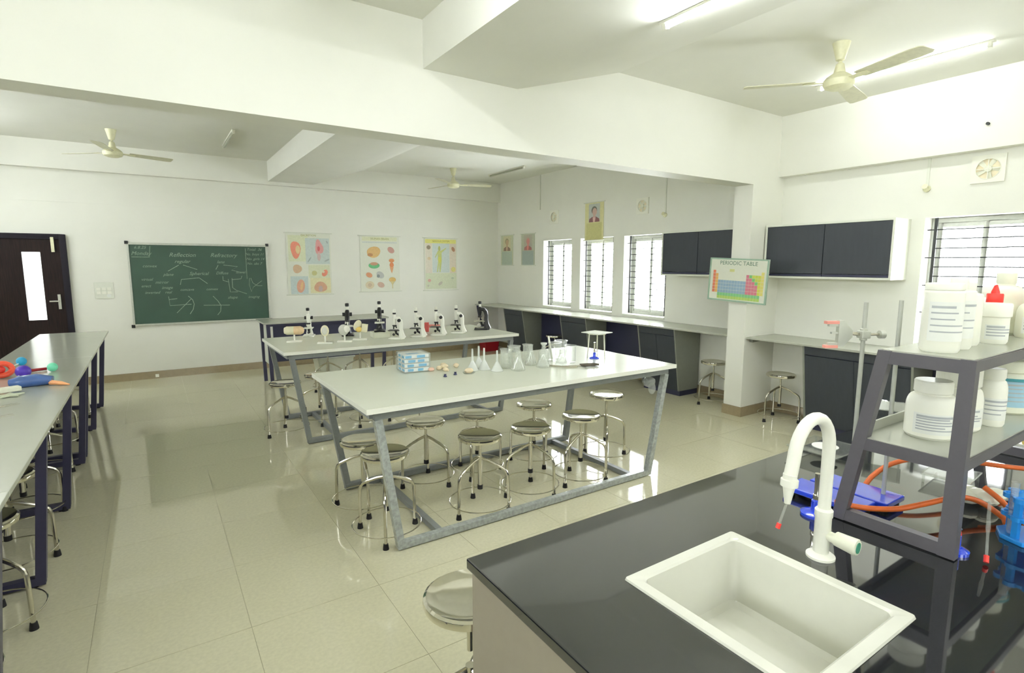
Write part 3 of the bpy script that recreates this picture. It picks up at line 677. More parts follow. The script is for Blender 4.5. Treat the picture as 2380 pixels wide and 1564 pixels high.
obj('drain', G().lathe([(.022, -.002), (.026, .003), (.016, .003), (.014, .0), (0, 0)], (1.165, .52, T-.181), 20), STEEL, t)
# tap
t = thing('swan_neck_tap', 'white swan neck laboratory tap with side handle behind the sink', 'tap', (1.475, .695, T))
obj('base_flange', G().lathe([(.036, 0), (.036, .006), (.028, .012), (.02, .016)], n=28), WPLAST, t)
obj('body', G().lathe([(.02, .01), (.0205, .115), (.0225, .118), (.0225, .135), (.018, .14)], n=24), WPLAST, t)
pts = [(0, 0, .13), (0, 0, .31)]; rad = .085
pts += [(-rad+rad*math.cos(a), 0, .31+rad*1.08*math.sin(a)) for a in [i*PI/14 for i in range(1, 14)]]
pts += [(-2*rad-.004, 0, .30), (-2*rad-.012, 0, .27)]
obj('spout', G().tube(pts, .0158, 18), WPLAST, t)
e = Vector((-2*rad-.013, 0, .275)); dv = Vector((-.06, 0, -1)).normalized()
noz = obj('nozzle', G().tube([e, e+dv*.012, e+dv*.013, e+dv*.03, e+dv*.031, e+dv*.04, e+dv*.075], [.0165, .0165, .0205, .0205, .015, .013, .0075], 18), WPLAST, t)
ta = e+dv*.07; tb = ta+Vector((-.026, .005, -.062))
obj('outlet_tube', G().tube([ta, tb], .0032, 10), GLASS, t)
obj('tube_tip', G().tube([tb+(ta-tb)*.14, tb-(ta-tb)*.06], .0056, 10), RED, t, label='small red rubber tip')
hd = obj('handle', G().tube([(0, -.015, .068), (0, -.03, .066), (.004, -.034, .066), (.007, -.085, .062), (.007, -.088, .062)], [.013, .014, .019, .0225, .019], 12), WPLAST2, t)
obj('handle_disc', G().cyl((.007, -.0875, .062), (.0072, -.0895, .062), .0145, n=20), GREEN, hd, label='green index disc on the handle end')

# ------------------------------------------------------------------ reagent rack
RX0, RX1 = 1.745, 2.95; zt, zm = 1.46, 1.19
t = thing('reagent_rack', 'grey steel two shelf reagent rack standing on the black island', 'rack')
def ry(z):  # y of slanted rear post
    return .80-(z-T)/(zt-T)*.09
for x in (RX0, RX1):
    obj('post', G().loft([(x-.0, .482, T+.003), (x+.03, .482, T+.003), (x+.03, .522, T+.003), (x, .522, T+.003)], [(x, .482, zt-.002), (x+.03, .482, zt-.002), (x+.03, .516, zt-.002), (x, .516, zt-.002)]), RACKP, t)
    obj('slanted_post', G().loft([(x, ry(T)-.036, T+.003), (x+.03, ry(T)-.036, T+.003), (x+.03, ry(T), T+.003), (x, ry(T), T+.003)], [(x, ry(zt)-.034, zt-.002), (x+.03, ry(zt)-.034, zt-.002), (x+.03, ry(zt), zt-.002), (x, ry(zt), zt-.002)]), RACKP, t)
    for z, h_ in ((T+.004, .036), (zm-.038, .036), (zt-.04, .036)): obj('end_bar', G().box(x+.001, x+.029, .516, ry(z)-.03, z, z+h_), RACKP, t)
for z in (zm, zt):
    obj('shelf', G().box(RX0+.006, RX1+.024, .49, ry(z)-.008, z-.004, z), LAMG, t)
    obj('shelf_rail', G().box(RX0+.031, RX1-.001, .484, .496, z-.034, z-.005), RACKP, t)
    obj('shelf_rail', G().box(RX0+.031, RX1-.001, ry(z)-.026, ry(z)-.008, z-.034, z-.005), RACKP, t)
obj('rear_lip', G().box(RX0+.03, RX1, ry(zm)-.012, ry(zm)-.006, zm, zm+.03), LAMG, t)

# bottles
def bottle(name, label, cat, x, y, z, r, h, neck, hc, kind, m=None, lab=None, faces=R(-125), capm=None, lines=4, top=.0):
    m = m or WPLAST; t = thing(name, label, cat, (x, y, z), group='chemical bottles on the rack')
    sh = {'round': .26, 'straight': .05, 'jar': .12}[kind]*h; zs = h-hc-sh
    pr = [(r*.9, 0), (r, .008), (r, zs)]
    for i in range(1, 7):
        a = i/6*PI/2; pr.append((neck*.92+(r-neck*.92)*math.cos(a), zs+sh*.85*math.sin(a)))
    pr += [(neck*.92, h-hc)]
    obj('body', G().lathe(pr, n=32), m, t)
    if kind == 'squeeze': pass
    obj('cap', G().lathe([(neck*.9, h-hc-.004), (neck, h-hc), (neck, h-.004), (neck*.94, h), (0, h)], n=28), capm or m, t)
    if lab:
        z0, z1 = zs*.2, zs*.86; w_ = R(75)
        lo = obj('label', G().lathe([(r+.0006, z0), (r+.0006, z1)], n=14, a0=faces-w_, a1=faces+w_), lab, t)
        g = G()
        for k in range(lines):
            zc = z1-(z1-z0)*(.12+.8*k/lines); a = random.uniform(.5, .95)*w_
            g.lathe([(r+.001, zc-.002-(.0025 if k == 0 else 0)), (r+.001, zc+.002)], n=10, a0=faces-w_*.9, a1=faces-w_*.9+1.7*a)
        obj('printed_lines', g, PRINT, lo)
    return t
zt0 = zt+.0002
bottle('plastic_bottle', 'large white cylindrical bottle at the front corner of the top shelf', 'bottle', 1.845, .598, zt0, .047, .192, .045, .018, 'straight', lab=LABEL, lines=5)
bottle('plastic_bottle', 'tall white bottle just behind the large corner bottle on top shelf', 'bottle', 1.955, .600, zt0, .042, .205, .022, .03, 'straight', lab=LABEL)
bottle('plastic_bottle', 'white bottle third along the top shelf, behind the tall one', 'bottle', 2.07, .615, zt0, .042, .19, .022, .03, 'straight', lab=None)
bottle('plastic_jar', 'small white screw lid jar in the middle of the top shelf', 'jar', 2.185, .572, zt0, .036, .125, .040, .04, 'jar', lab=LABEL)
def squeeze(label, x, y, z, r, h):
    t = bottle('squeeze_bottle', label, 'bottle', x, y, z, r, h, .022, .03, 'round', m=WPLAST2, lab=LABEL, capm=RED)
    obj('nozzle', G().lathe([(.012, h-.002), (.011, h+.006), (.004, h+.028), (0, h+.029)], n=16), RED, t)
squeeze('red capped dispensing bottle behind the small jar on top shelf', 2.295, .607, zt0, .04, .15)
bottle('plastic_bottle', 'pale bottle with a tall cap, back of the top shelf by the window', 'bottle', 2.52, .640, zt0, .058, .215, .028, .035, 'round', m=WPLAST2)
bottle('plastic_bottle', 'white bottle in front of the tall capped one, far half of top shelf', 'bottle', 2.375, .642, zt0, .042, .17, .022, .03, 'round', lab=None)
squeeze('red capped dispensing bottle at the right edge of the photo', 2.455, .548, zt0, .04, .15)
zm0 = zm+.0002
bottle('plastic_jar', 'wide mouthed white jar at the front of the lower shelf', 'jar', 1.93, .628, zm0, .064, .172, .048, .035, 'round', lab=LABEL, lines=6, m=WPLAST)
bottle('plastic_bottle', 'big white lidded bottle behind the wide jar on lower shelf', 'bottle', 2.10, .62, zm0, .066, .20, .058, .06, 'round', lab=LABEL, lines=6)
bottle('plastic_bottle', 'white bottle with small cap partly behind the rack post, lower shelf', 'bottle', 2.25, .665, zm0, .045, .215, .024, .03, 'round')
bottle('plastic_bottle', 'white labelled bottle just right of the rack post on lower shelf', 'bottle', 2.235, .568, zm0, .036, .185, .028, .03, 'round', lab=LABEL)
b = bottle('chemical_tub', 'wide tub with pale blue label at the right of the lower shelf', 'tub', 2.50, .612, zm0, .082, .185, .072, .04, 'straight', m=WPLAST2, lab=LBLUE, lines=5)
obj('label_stripe', G().lathe([(.0892, .118), (.0892, .128)], n=14, a0=R(-200), a1=R(-50)), TEAL, b)
t = thing('glass_flask', 'clear glass flask standing at the far end of the lower shelf', 'flask', (2.78, .59, zm0), group='chemical bottles on the rack')
obj('body', G().lathe([(.06, 0), (.065, .01), (.06, .09), (.02, .15), (.018, .19), (.022, .195)], n=28), GLASS, t)
obj('blue_clip', G().bar((-.02, -.02, .16), (.04, -.03, .19), .012), BLUE, t)

# ------------------------------------------------------------------ things on the island
ROD = mat('dull_rod_steel', (186, 188, 180), .35, metal=.25)
def retort(label, x0, x1, y0, y1, rx, ry_, top):
    t = thing('retort_stand', label, 'stand', (0, 0, 0), group='retort stands on the island')
    g = G().box(x0, x1, y0, y1, T+.014, T+.032); obj('base', g, BLUE, t, bevel=.004)
    for x in (x0+.02, x1-.02):
        for y in (y0+.02, y1-.02): obj('foot', G().cyl((x, y, T), (x, y, T+.014), .012), BLACK, t)
    obj('rod', G().cyl((rx, ry_, T+.03), (rx, ry_, top), .0065, n=14), ROD, t)
    return t
RA = retort('retort stand with blue base and clamp, nearer the tap', 1.79, 1.905, .74, .985, 1.885, .812, 1.585)
retort('retort stand with blue base and bare rod, behind the rack post', 1.915, 2.04, .71, .96, 1.995, .757, 1.59)
t = thing('rod_clamp', 'steel clamp with pink padded jaws gripping the retort rod', 'clamp', (1.885, .812, 1.482), rz=R(-33))
obj('boss', G().box(-.014, .014, -.016, .016, -.012, .012).cyl((0, 0, -.02), (0, 0, .02), .011), ALU, t, bevel=.003)
obj('arm', G().tube([(.01, 0, 0), (.05, .0, 0)], .004, 8).tube([(-.01, 0, 0), (-.05, 0, .004)], .0055, 8), STEELB, t)
obj('thumb_screw', G().cyl((.05, 0, 0), (.066, 0, 0), .013), ALU, t)
obj('jaw', G().prism_y([(-.04, -.008), (-.07, -.04), (-.085, -.04), (-.085, .045), (-.07, .045), (-.04, .012)], -.008, .008), ALU, t)
obj('jaw_finger', G().box(-.115, -.084, -.006, .006, .026, .034).box(-.115, -.084, -.006, .006, -.034, -.026).box(-.105, -.084, -.005, .005, .002, .008), ALU, t)
obj('jaw_pad', G().box(-.125, -.085, -.009, .009, .034, .043).box(-.125, -.085, -.009, .009, -.043, -.034), PINK, t)
def burner(label, x, y, z, s=1., rz=0.):
    t = thing('bunsen_burner', label, 'burner', (x, y, z), rz, 'blue based bunsen burners')
    obj('base', G().lathe([(.042*s, 0), (.042*s, .008), (.03*s, .014), (.014, .017), (0, .017)], n=28), BLUE, t)
    obj('stem', G().lathe([(.013, .016), (.013, .048), (.009, .052)], n=18), BLUE, t)
    obj('barrel', G().lathe([(.0075, .05), (.0095, .056), (.0095, .068), (.0072, .07), (.0072, .135), (.0085, .138), (.006, .138)], n=18), STEEL, t)
    obj('gas_inlet', G().tube([(.01, 0, .058), (.034, 0, .056)], .004, 8), STEELB, t)
burner('bunsen burner with blue base right behind the white tap', 1.715, .835, T)
burner('bunsen burner with blue base behind the near foot of the rack', 1.814, .503, T, .8)
burner('bunsen burner with blue base under the tripod on the glassware table', 3.11, 3.42, T)
def hose(label, pts, r=.0085):
    P = [Vector(p) for p in pts]; out = []
    for i in range(len(P)-1):
        p0, p1, p2, p3 = P[max(i-1, 0)], P[i], P[i+1], P[min(i+2, len(P)-1)]
        for k in range(6):
            u = k/6; out.append(.5*((2*p1)+(p2-p0)*u+(2*p0-5*p1+4*p2-p3)*u*u+(3*p1-p0-3*p2+p3)*u**3))
    out.append(P[-1])
    return tag(obj('rubber_hose', G().tube(out, r, 12), ORANGE), label, 'hose', 'orange gas hoses on the island')
zh = T+.0088
hose('orange rubber hose curving in front of the blue stand bases', [(1.76, .80, T+.045), (1.80, .73, T+.043), (1.87, .67, T+.045), (1.96, .628, T+.055), (2.08, .59, T+.06), (2.14, .55, T+.05), (2.145, .49, zh+.012), (2.12, .47, zh), (2.10, .455, zh)])
hose('orange rubber hose arching high behind the rack post', [(2.05, .84, T+.012), (2.09, .83, T+.05), (2.15, .80, T+.09), (2.24, .75, T+.108), (2.36, .68, T+.10), (2.50, .60, T+.075), (2.66, .50, T+.05), (2.80, .43, zh)])
hose('orange rubber hose dropping beside the blue tube rack', [(2.23, .56, T+.07), (2.22, .52, T+.05), (2.21, .492, T+.03), (2.205, .475, zh), (2.20, .45, zh)])
def tray(label, x, y, rz, w, l, h, pad, z=T):
    t = thing('acrylic_tray', label, 'tray', (x, y, z), rz, 'clear acrylic trays')
    g = G().box(-w, w, -l, l, h-.004, h)
    obj('plate', g, ACRYL, t); obj('rim', G().tube([(-w, -l, h), (w, -l, h), (w, l, h), (-w, l, h)], .003, 6, True), ACRYL, t)
    for sx in (-1, 1):
        for sy in (-1, 1): obj('leg', G().cyl((sx*(w-.008), sy*(l-.008), 0), (sx*(w-.008), sy*(l-.008), h-.004), .004, n=8), ACRYL, t)
    if pad: obj('filter_disc', G().lathe([(.05, h+.0005), (.05, h+.003), (0, h+.003)], n=24), LABEL, t, label='round white filter paper')
tray('clear acrylic stand with white filter paper behind the tap', 2.30, 1.10, R(0), .115, .10, .04, True)
tray('clear acrylic stand under the rack, behind the near post', 2.40, .70, R(5), .09, .07, .035, False)
tray('clear acrylic stand beyond the rack seen past the lower shelf jar', 2.75, 1.06, R(20), .1, .07, .16, False)
g = G()
for k in range(9): g.ball((2.27+random.uniform(-.05, .06), .585+random.uniform(-.04, .03), T+.02+.012*random.random()), .034, 1.3, 1., .55, 10)
tag(obj('crumpled_cloth', g, WPLAST2), 'crumpled white cloth lying by the rack near the blue tube rack', 'cloth')
def dropper(label, p, q, r=.0034):
    t = thing('glass_dropper', label, 'dropper', p, group='red tipped glass droppers'); v = Vector(q)-Vector(p)
    obj('tube', G().tube([v*.06, v*.45, v*.55, v], [r, r, r*1.6, r], 10), GLASS, t)
    obj('red_tip', G().tube([v*-.0, v*.11], [.0062, .0062], 10), RED, t)
dropper('long glass dropper with red tip leaning in front of the blue tube rack', (1.80, .430, T+.007), (1.90, .462, T+.14))
dropper('glass dropper with red tip behind the near rack post', (1.905, .52, T+.007), (2.05, .585, T+.115))
# tube rack
t = thing('test_tube_rack', 'sky blue tiered plastic test tube rack at the right edge', 'rack', (2.075, .405, T), rz=R(22))
def octo(r, n=8): return [(r*math.cos(2*PI*(i+.5)/n), r*math.sin(2*PI*(i+.5)/n)) for i in range(n)]
obj('base', G().slab(octo(.078), 0, .014), SKYB, t, bevel=.003)
for k in range(4):
    a = PI/2*k+PI/4; obj('post', G().box(.052, .064, -.008, .008, .013, .125).xf(Matrix.Rotation(a, 4, 'Z')), SKYB, t)
for z, rad in ((.065, .066), (.12, .060)):
    g = G().lathe([(.022, z), (rad, z), (rad, z+.009), (.022, z+.009), (.022, z)], n=32)
    for k in range(8): g.lathe([(.0105, z-.001), (.016, z-.001), (.016, z+.012), (.0105, z+.012), (.0105, z-.001)], (.055*math.cos(PI/4*k), .055*math.sin(PI/4*k), 0), 14)
    obj('tier', g, SKYB, t)
for k, (a, lb) in enumerate(((3.6, 'test tube standing in the blue rack, taller one facing the tap'), (2.4, 'test tube standing in the back of the blue rack'), (5.2, 'test tube standing in the front of the blue rack'))):
    x, y = 2.075+.055*math.cos(a), .405+.055*math.sin(a)
    tag(obj('test_tube', G().lathe([(0, .0), (.006, .002), (.0092, .01), (.0092, .155), (.0112, .158), (.0085, .158), (.0082, .012), (0, .006)], n=18), GLASS, loc=(x, y, T+.0155)), lb, 'test tube', 'test tubes in the blue rack')
# far end of island
t = thing('white_tray', 'white tray on the far end of the black island', 'tray', (3.17, .56, T))
obj('plate', G().box(-.10, .10, -.28, .28, 0, .012), WPLAST, t, bevel=.003)
obj('rim', G().box(-.105, -.098, -.285, .285, 0, .03).box(.098, .105, -.285, .285, 0, .03).box(-.098, .098, -.285, -.278, 0, .03).box(-.098, .098, .278, .285, 0, .03), WPLAST, t)
tag(obj('yellow_roll', G().cyl((3.10, .66, T+.038), (3.18, .58, T+.038), .025, n=20), mat('yellow_ochre', (186, 164, 84), .5)), 'yellow roll lying on the white tray', 'roll')

# ------------------------------------------------------------------ glassware table
t = thing('packet_box', 'clear box of blue and white packets on the glassware table', 'box', (1.60, 3.76, T), rz=R(-4))
obj('cover', G().box(-.105, .105, -.095, .095, .001, .142), BAGPL, t, bevel=.008)
for k in range(4):
    z0 = .006+.033*k
    pk = obj('packet', G().box(-.095, .095, -.086, .086, z0, z0+.029), LABEL, t, bevel=.006)
    g = G()
    for s in range(2):
        x0 = random.uniform(-.09, -.01) if s == 0 else random.uniform(0, .04)
        g.box(x0, x0+random.uniform(.04, .07), -.0872, -.0862, z0+.005, z0+.024)
        g.box(-.0962, -.0952, -.08+.08*s, -.03+.08*s, z0+.006, z0+.023)
    if k == 3: g.box(-.06, .03, -.05, .0, z0+.0288, z0+.0296)
    obj('blue_print', g, pm((70, 168, 214)), pk)
def funnel(label, x, y, h=.165):
    t = thing('plastic_funnel', label, 'funnel', (x, y, T), group='white funnels standing upside down')
    obj('cone', G().lathe([(.047, 0), (.049, .003), (.044, .006), (.0085, h*.46), (.0075, h*.46), (.042, .004), (.046, 0)], n=24), FUN, t)
    obj('stem', G().lathe([(.0085, h*.45), (.0068, h), (.005, h), (.006, h*.46)], n=14), FUN, t)
FUN = glassy('frosted_plastic', (.9, .92, .88), .65, .6)
funnel('white upside down funnel at the left of the glassware row', 1.975, 3.52)
funnel('white upside down funnel second from left, set further back', 2.085, 3.615)
funnel('white upside down funnel third from left', 2.068, 3.505)
funnel('white upside down funnel fourth from left, at the front', 2.122, 3.405, .155)
def beaker(label, x, y, r, h):
    t = thing('glass_beaker', label, 'beaker', (x, y, T), group='beakers and flasks on the table')
    obj('body', G().lathe([(0, .001), (r*.9, .001), (r, .01), (r, h-.012), (r+.006, h), (r+.003, h), (r-.003, h-.012), (r-.003, .012), (0, .006)], n=28), GLASS, t)
    obj('measure_marks', G().lathe([(r+.0006, h*.3), (r+.0006, h*.303)], n=6, a0=-2.4, a1=-1.7).lathe([(r+.0006, h*.5), (r+.0006, h*.503)], n=6, a0=-2.4, a1=-1.7), LABEL, t)
def conical(label, x, y, r, h):
    t = thing('conical_flask', label, 'flask', (x, y, T), group='beakers and flasks on the table')
    n_ = r*.36
    obj('body', G().lathe([(0, .001), (r*.95, .001), (r, .008), (r*.96, .018), (n_, h*.68), (n_, h*.96), (n_*1.3, h), (n_*1.1, h), (n_*.85, h*.95), (n_*.85, h*.68), (r*.92, .02), (0, .006)], n=28), GLASS, t)
beaker('tall glass beaker just right of the funnels, wide lip', 2.24, 3.46, .045, .15)
beaker('glass beaker behind the conical flask, second of the beakers', 2.38, 3.56, .048, .15)
conical('conical flask between the two left beakers', 2.27, 3.34, .055, .15)
conical('conical flask at the centre of the glassware, before the stoppered bottle', 2.47, 3.46, .05, .165)
beaker('slim glass beaker behind the centre flask', 2.52, 3.58, .034, .15)
conical('conical flask at the front of the glassware, right of centre', 2.50, 3.335, .055, .14)
t = thing('reagent_bottle', 'stoppered clear glass bottle amid the beakers', 'bottle', (2.60, 3.46, T), group='beakers and flasks on the table')
obj('body', G().lathe([(0, .001), (.04, .001), (.043, .008), (.043, .09), (.018, .125), (.016, .145), (.022, .15), (.013, .15), (.013, .125), (.038, .088), (.038, .008), (0, .006)], n=24), GLASS, t)
obj('stopper', G().lathe([(.012, .14), (.014, .152), (.026, .158), (.026, .17), (0, .172)], n=18), FUN, t)
beaker('big glass beaker holding a white stirring stick', 2.76, 3.52, .055, .155)
tag(obj('stirring_stick', G().tube([(2.745, 3.535, T+.01), (2.715, 3.55, T+.205)], .008, 8), WPLAST), 'white stirring stick standing in the big beaker', 'stick')
beaker('glass beaker at the right front of the glassware', 2.80, 3.37, .048, .145)
beaker('wide lipped beaker furthest right at the back', 2.89, 3.60, .05, .15)
conical('small conical flask under the right beakers', 2.68, 3.33, .05, .13)
for k, (x, y, lb) in enumerate(((1.695, 3.416, 'left of the two small dark blue knobs on the glassware table'), (1.79, 3.444, 'right of the two small dark blue knobs on the glassware table'))):
    tag(obj('small_knob', G().lathe([(.012, 0), (.013, .006), (.008, .012), (.008, .016), (.011, .02), (0, .022)], n=16), mat('dark_navy_plastic_%d' % k, (38, 42, 80), .4), loc=(x, y, T)), lb, 'knob', 'small dark knobs')
CRE = mat('cream_clay', (222, 206, 176), .7, var=.12); ROSE = mat('pale_rose_clay', (220, 184, 166), .7, var=.1)
labs = ['pale rose specimen lump beside the packet box', 'cream specimen lump left of the crystals', 'cream specimen lump at the centre of the small heap', 'pale specimen lump at the back of the heap', 'whitish specimen lump toward the funnels', 'cream specimen lump at the front of the heap']
for k, (x, y, r) in enumerate(((1.70, 3.66, .02), (1.77, 3.67, .022), (1.83, 3.70, .026), (1.86, 3.78, .02), (1.93, 3.70, .022), (1.79, 3.60, .02))):
    g = G().ball((0, 0, r*.75), r, 1.3, 1., .75, 10).ball((r*.8, r*.3, r*.5), r*.6, 1, 1, .8, 8)
    tag(obj('specimen', g, ROSE if k == 0 else CRE, loc=(x, y, T), rot=(0, 0, k)), labs[k], 'specimen', 'small specimens heaped by the packet box')
t = thing('clay_specimen', 'cream specimen on a small clear dish before the first funnel', 'specimen', (1.90, 3.44, T))
obj('dish', G().lathe([(0, 0), (.04, 0), (.048, .01), (.045, .01), (.038, .003), (0, .003)], n=20), GLASS, t)
obj('lump', G().ball((0, 0, .02), .028, 1.3, .9, .7, 10), CRE, t)
t = thing('mesh_spatula', 'dark perforated spatula lying on the glassware table', 'spatula', (2.78, 3.19, T), rz=R(-12))
obj('blade', G().slab([(.0, -.05), (.12, -.045), (.15, 0), (.12, .045), (0, .05), (-.02, 0)], .008, .014), mat('dark_mesh', (84, 78, 66), .9, spec=.1, var=.4, scale=300), t)
obj('handle', G().tube([(-.01, 0, .008), (-.14, .03, .006)], .005, 8), STEELB, t)
tag(obj('tongs', G().tube([(2.70, 3.16, T+.005), (2.62, 3.24, T+.006), (2.56, 3.34, T+.005)], .005, 8).tube([(2.72, 3.18, T+.005), (2.62, 3.25, T+.008), (2.58, 3.35, T+.005)], .005, 8), STEELB), 'thin steel tongs lying beside the mesh spatula', 'tongs')
t = thing('tripod_stand', 'tripod stand with white gauze plate over a blue burner', 'tripod', (3.17, 3.46, T), rz=R(10))
obj('gauze', G().box(-.095, .095, -.095, .095, .212, .218), LABEL, t)
obj('ring', G().tube([(.075*math.cos(2*PI*i/24), .075*math.sin(2*PI*i/24), .206) for i in range(24)], .005, 6, True), WPLAST2, t)
for k in range(3):
    a = 2*PI*k/3+.6; obj('leg', G().tube([(.072*math.cos(a), .072*math.sin(a), .206), (.085*math.cos(a), .085*math.sin(a), 0)], .0055, 8), WPLAST2, t)

# ------------------------------------------------------------------ microscopes and models
def microscope(label, x, y, rz, arm, tube_, accent, h=1., style='side', zoff=0.):
    t = thing('microscope', label, 'microscope', (x, y, T+zoff), rz, 'microscopes on the far table')
    obj('base', G().slab([(-.085, -.05), (-.06, -.06), (.06, -.06), (.085, -.03), (.085, .03), (.06, .06), (-.06, .06), (-.085, .05), (-.04, .0)], 0, .018), arm, t, bevel=.004)
    pts = [(.062, 0, .01), (.05, 0, .06), (.045, 0, .11), (.048, 0, .16), (.04, 0, .20), (.02, 0, .225), (-.01, 0, .23)]
    obj('arm', G().tube(pts, [.042, .031, .024, .023, .025, .023, .018], 10), arm, t)
    bt = obj('body_tube', G().lathe([(.012, .15), (.014, .17), (.019, .19), (.019, .245), (.014, .252), (.013, .258)], (-.022, 0, 0), 16), tube_, t)
    obj('draw_tube', G().cyl((-.022, 0, .256), (-.022, 0, .292), .0135, n=16), WPLAST, bt)
    if style == 'side': obj('eyepiece_cap', G().lathe([(.015, .287), (.0165, .29), (.0165, .32), (.012, .325), (0, .325)], (-.022, 0, 0), 16), WPLAST, bt)
    obj('eyepiece', G().lathe([(.0125, .27 if style == 'side' else .285), (.0185, .272 if style == 'side' else .29), (.0185, .288 if style == 'side' else .314), (.012, .288 if style == 'side' else .318), (0, .288 if style == 'side' else .318)], (-.022, 0, 0), 16), BLKPL, bt)
    ns = obj('nosepiece', G().lathe([(0, .134), (.012, .134), (.024, .142), (.024, .152), (0, .156)], (-.022, 0, 0), 16), BLKPL, t)
    obj('objective', G().cyl((-.03, 0, .142), (-.034, 0, .108), .009, .006).cyl((-.012, .012, .142), (-.004, .02, .118), .008, .006), accent, ns)
    obj('stage', G().box(-.085, .035, -.05, .05, .092, .1), BLKPL if style == 'side' else accent, t, bevel=.002)
    obj('condenser', G().tube([(-.01, 0, .092), (-.005, 0, .06), (.03, 0, .04)], [.016, .012, .012], 10), BLKPL, t)
    for s in (-1, 1): obj('focus_knob', G().cyl((.035, s*.018, .205), (.035, s*.045, .205), .018), BLKPL, t)
    obj('mirror', G().cyl((-.03, -.004, .045), (-.036, .004, .05), .024 if style == 'mirror' else .014), WPLAST if style == 'mirror' else BLKPL, t)
    t.scale = (h, h, h); return t
rz = R(-33)
MW = WPLAST; MB = BLKPL
microscope('white microscope seen from the front at the left end of the far table', 1.42, 6.22, R(70), MW, MW, WPLAST, 1.0, 'front')
microscope('black microscope with white stage behind the round models', 1.80, 6.05, R(75), MB, MB, WPLAST, 1.15, 'front')
o = microscope('black microscope raised on a small white box', 2.06, 5.74, R(70), MB, MB, WPLAST, 1.05, 'front', .062)
t = thing('microscope_box', 'small white box under a black microscope', 'box', (2.06, 5.74, T), rz=R(-5))
obj('body', G().box(-.09, .09, -.08, .08, 0, .05), WPLAST2, t, bevel=.003); obj('lid', G().box(-.093, .093, -.083, .083, .045, .062), WPLAST2, t, bevel=.003)
microscope('white microscope first in the row of four, beside the raised black one', 2.16, 5.50, rz, MW, MW, BLKPL, .98)
microscope('white microscope second in the row of four', 2.42, 5.53, rz, MW, MW, BLKPL, 1.0)
microscope('white microscope third in the row of four, before the red model', 2.67, 5.54, rz, MW, MW, BLKPL, 1.0)
microscope('white microscope fourth in the row of four, nearest the black one', 2.95, 5.59, rz, MW, MW, BLKPL, 1.0)
microscope('black microscope with white lamp disc at the right end of the far table', 3.36, 5.74, rz, MB, MB, STEELB, 1.1, 'mirror')
OCH = mat('cream_model', (228, 222, 192), .5, var=.05); OCH2 = mat('peach_model', (228, 198, 156), .5, var=.08); YLW = mat('yellow_model', (226, 196, 110), .5, var=.08)
def model(label, x, y, rz, parts, h=.09, w=.075):
    t = thing('anatomy_model', label, 'model', (x, y, T), rz, 'plaster models on white stands')
    obj('base', G().box(-w, w, -.03, .03, 0, .016), WPLAST, t, bevel=.003)
    obj('stem', G().cyl((0, 0, .015), (0, 0, h), .009, n=10), WPLAST, t)
    for nm, g, m in parts: obj(nm, g, m, t)
model('cream and peach barrel shaped model on a white stand', 1.185, 5.83, R(-20), [('front_part', G().lathe([(0, 0), (.03, .005), (.043, .03), (.043, .10)], n=20).xf(Matrix.Translation((-.10, 0, .12)) @ Matrix.Rotation(R(90), 4, 'Y')), OCH), ('rear_part', G().lathe([(.043, .10), (.045, .16), (.03, .19), (0, .2)], n=20).xf(Matrix.Translation((-.10, 0, .12)) @ Matrix.Rotation(R(90), 4, 'Y')), OCH2)])
model('pale oval leaf shaped model on a white stand', 1.42, 5.55, R(-25), [('shell', G().ball((0, 0, .13), .055, .75, .35, 1.05, 14), OCH), ('inset', G().ball((0, -.012, .13), .04, .7, .3, 1., 12), CERAM)])
model('whitish folded organ model on a white stand', 1.62, 5.56, R(-25), [('shell', G().ball((-.01, 0, .125), .058, .9, .45, 1.0, 14), CERAM), ('lobe', G().ball((.025, -.015, .135), .036, .9, .5, 1.1, 12), WPLAST)])
model('split model with a yellow core on a white stand', 1.80, 5.62, R(-25), [('left_half', G().ball((-.045, 0, .14), .055, .7, .45, 1.1, 14).xf(Matrix.Translation((0, 0, .1)) @ Matrix.Rotation(R(25), 4, 'Y') @ Matrix.Translation((0, 0, -.1))), OCH), ('core', G().ball((-.01, -.012, .115), .034, 1, .6, .9, 12), YLW), ('right_half', G().slab([(0, -.02), (.06, -.03), (.06, .02), (0, .015)], .09, .175).xf(Matrix.Rotation(R(8), 4, 'Y')), OCH)])
t = thing('red_model', 'red and pink model lying behind the third white microscope', 'model', (2.78, 5.86, T), rz=R(-30))
obj('block', G().box(-.12, -.07, -.03, .03, 0, .11), mat('faded_red', (190, 80, 76), .5), t, bevel=.004); obj('bar', G().box(-.07, .10, -.02, .02, .05, .085), mat('faded_pink', (206, 128, 120), .5), t, bevel=.004)

# ------------------------------------------------------------------ things on the left bench
def toy_ball(label, x, y, r, m, stick=None):
    t = thing('toy_ball', label, 'ball', (x, y, T), group='coloured balls on the left bench')
    obj('sphere', G().ball((0, 0, r), r, n=20), m, t)
    if stick: obj('stick', G().tube([(-.01, -.02, r*.6), (-.06, -.10, .005)], .0035, 6), LABEL, t)
toy_ball('sky blue ball on a thin stick on the left bench', -.893, 5.62, .034, mat('cyan_clay', (40, 158, 206), .4), True)
toy_ball('mint green ball nearest the bench edge', -.655, 5.18, .033, mat('mint_clay', (110, 206, 170), .4))
toy_ball('purple ball beside the red rod', -.79, 4.99, .045, mat('purple_clay', (74, 44, 170), .35), True)
tag(obj('red_rod', G().tube([(-.80, 5.22, T+.013), (-.70, 5.26, T+.013)], .011, 10), DRED), 'short dark red rod beside the purple ball', 'rod')
t = thing('orange_ring_toy', 'orange red plastic ring with an opening, at the left edge', 'toy', (-.915, 5.05, T), rz=R(30))
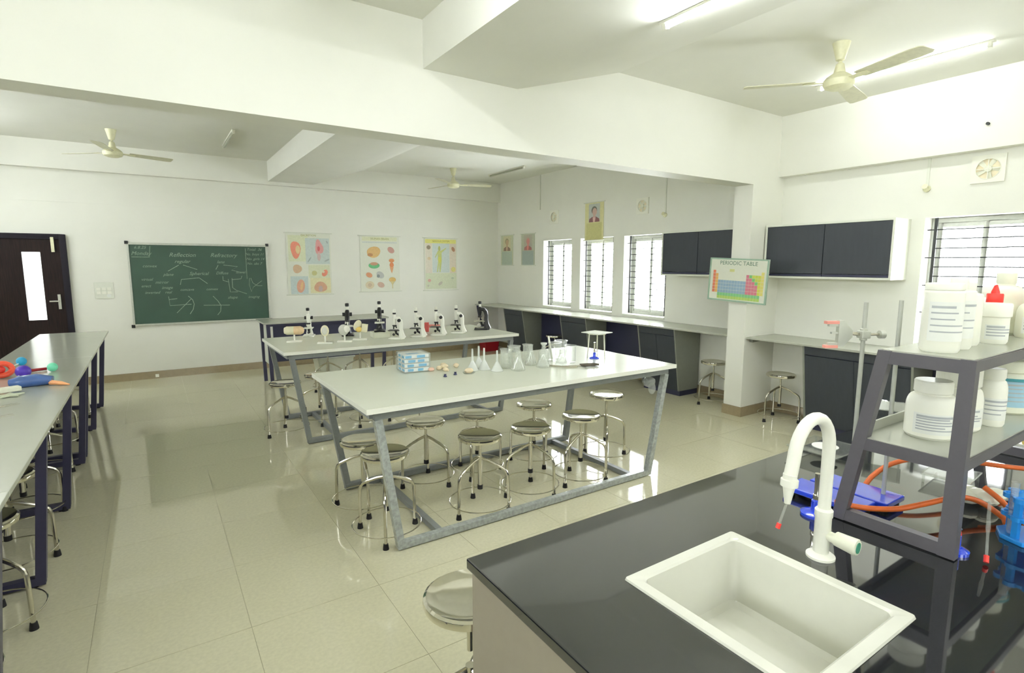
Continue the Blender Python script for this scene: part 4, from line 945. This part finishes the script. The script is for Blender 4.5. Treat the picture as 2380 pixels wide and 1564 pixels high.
obj('ring', G().tube([(.062*math.cos(2*PI*i/24), .03*math.sin(4*PI*i/24)*.3, .062+.042*math.sin(2*PI*i/24)) for i in range(24)], .019, 10, True), mat('orange_red_plastic', (232, 86, 58), .4), t)
obj('core', G().ball((0, .01, .06), .03, 1, .8, .9), RED, t); obj('yellow_insert', G().ball((-.03, -.02, .08), .02), YLW, t)
g = G().tube([(-.80, 4.63, T+.036), (-.75, 4.62, T+.043), (-.67, 4.63, T+.046), (-.59, 4.62, T+.036)], [.035, .05, .052, .034], 14)
g.xf(Matrix.Translation((0, 0, T)) @ Matrix.Scale(.8, 4, (0, 0, 1)) @ Matrix.Translation((0, 0, -T)))
t = thing('blue_pouch', 'shiny blue pouch with an orange tip near the bench edge', 'pouch', (0, 0, 0))
obj('pouch', g, mat('blue_vinyl', (64, 96, 158), .2, coat=.5), t)
obj('orange_tip', G().tube([(-.60, 4.60, T+.018), (-.54, 4.55, T+.014), (-.495, 4.52, T+.006)], [.016, .014, .004], 8), mat('peach_orange', (226, 160, 108), .4), t)
t = thing('paper_model', 'white folded card model at the left edge of the bench', 'model', (-.80, 4.42, T), rz=R(25))
obj('card', G().box(-.10, .08, -.03, .03, .01, .04).box(-.09, -.02, -.02, .04, .04, .055), WPLAST2, t, bevel=.006)
obj('star', G().slab([(.07*math.cos(k*PI/5)*(1 if k % 2 == 0 else .45)+.0, -.10+.07*math.sin(k*PI/5)*(1 if k % 2 == 0 else .45)) for k in range(10)], .004, .012), mat('pale_green_card', (196, 204, 178), .6), t)
def scissors(label, x, y, a):
    t = thing('scissors', label, 'scissors', (x, y, T), R(a), 'steel scissors on the left bench')
    for s in (-1, 1):
        b_ = obj('blade', G().slab([(0, -.006), (.12, s*.012), (.005, .006)], .003+.002*(s+1)/2, .005+.002*(s+1)/2), STEELB, t)
        obj('finger_ring', G().tube([(-.06+.022*math.cos(2*PI*i/16), s*.022+.015*math.sin(2*PI*i/16), .006) for i in range(16)], .004, 6, True).tube([(0, 0, .006), (-.04, s*.012, .006)], .004, 6), BLKPL, b_)
    obj('pivot', G().cyl((.01, 0, .002), (.01, 0, .01), .005), STEEL, t)
scissors('steel scissors lying on the left bench, nearer the pouch', -.775, 3.99, 35)
scissors('steel scissors at the left edge of the bench, nearest the camera', -.765, 3.72, 22)
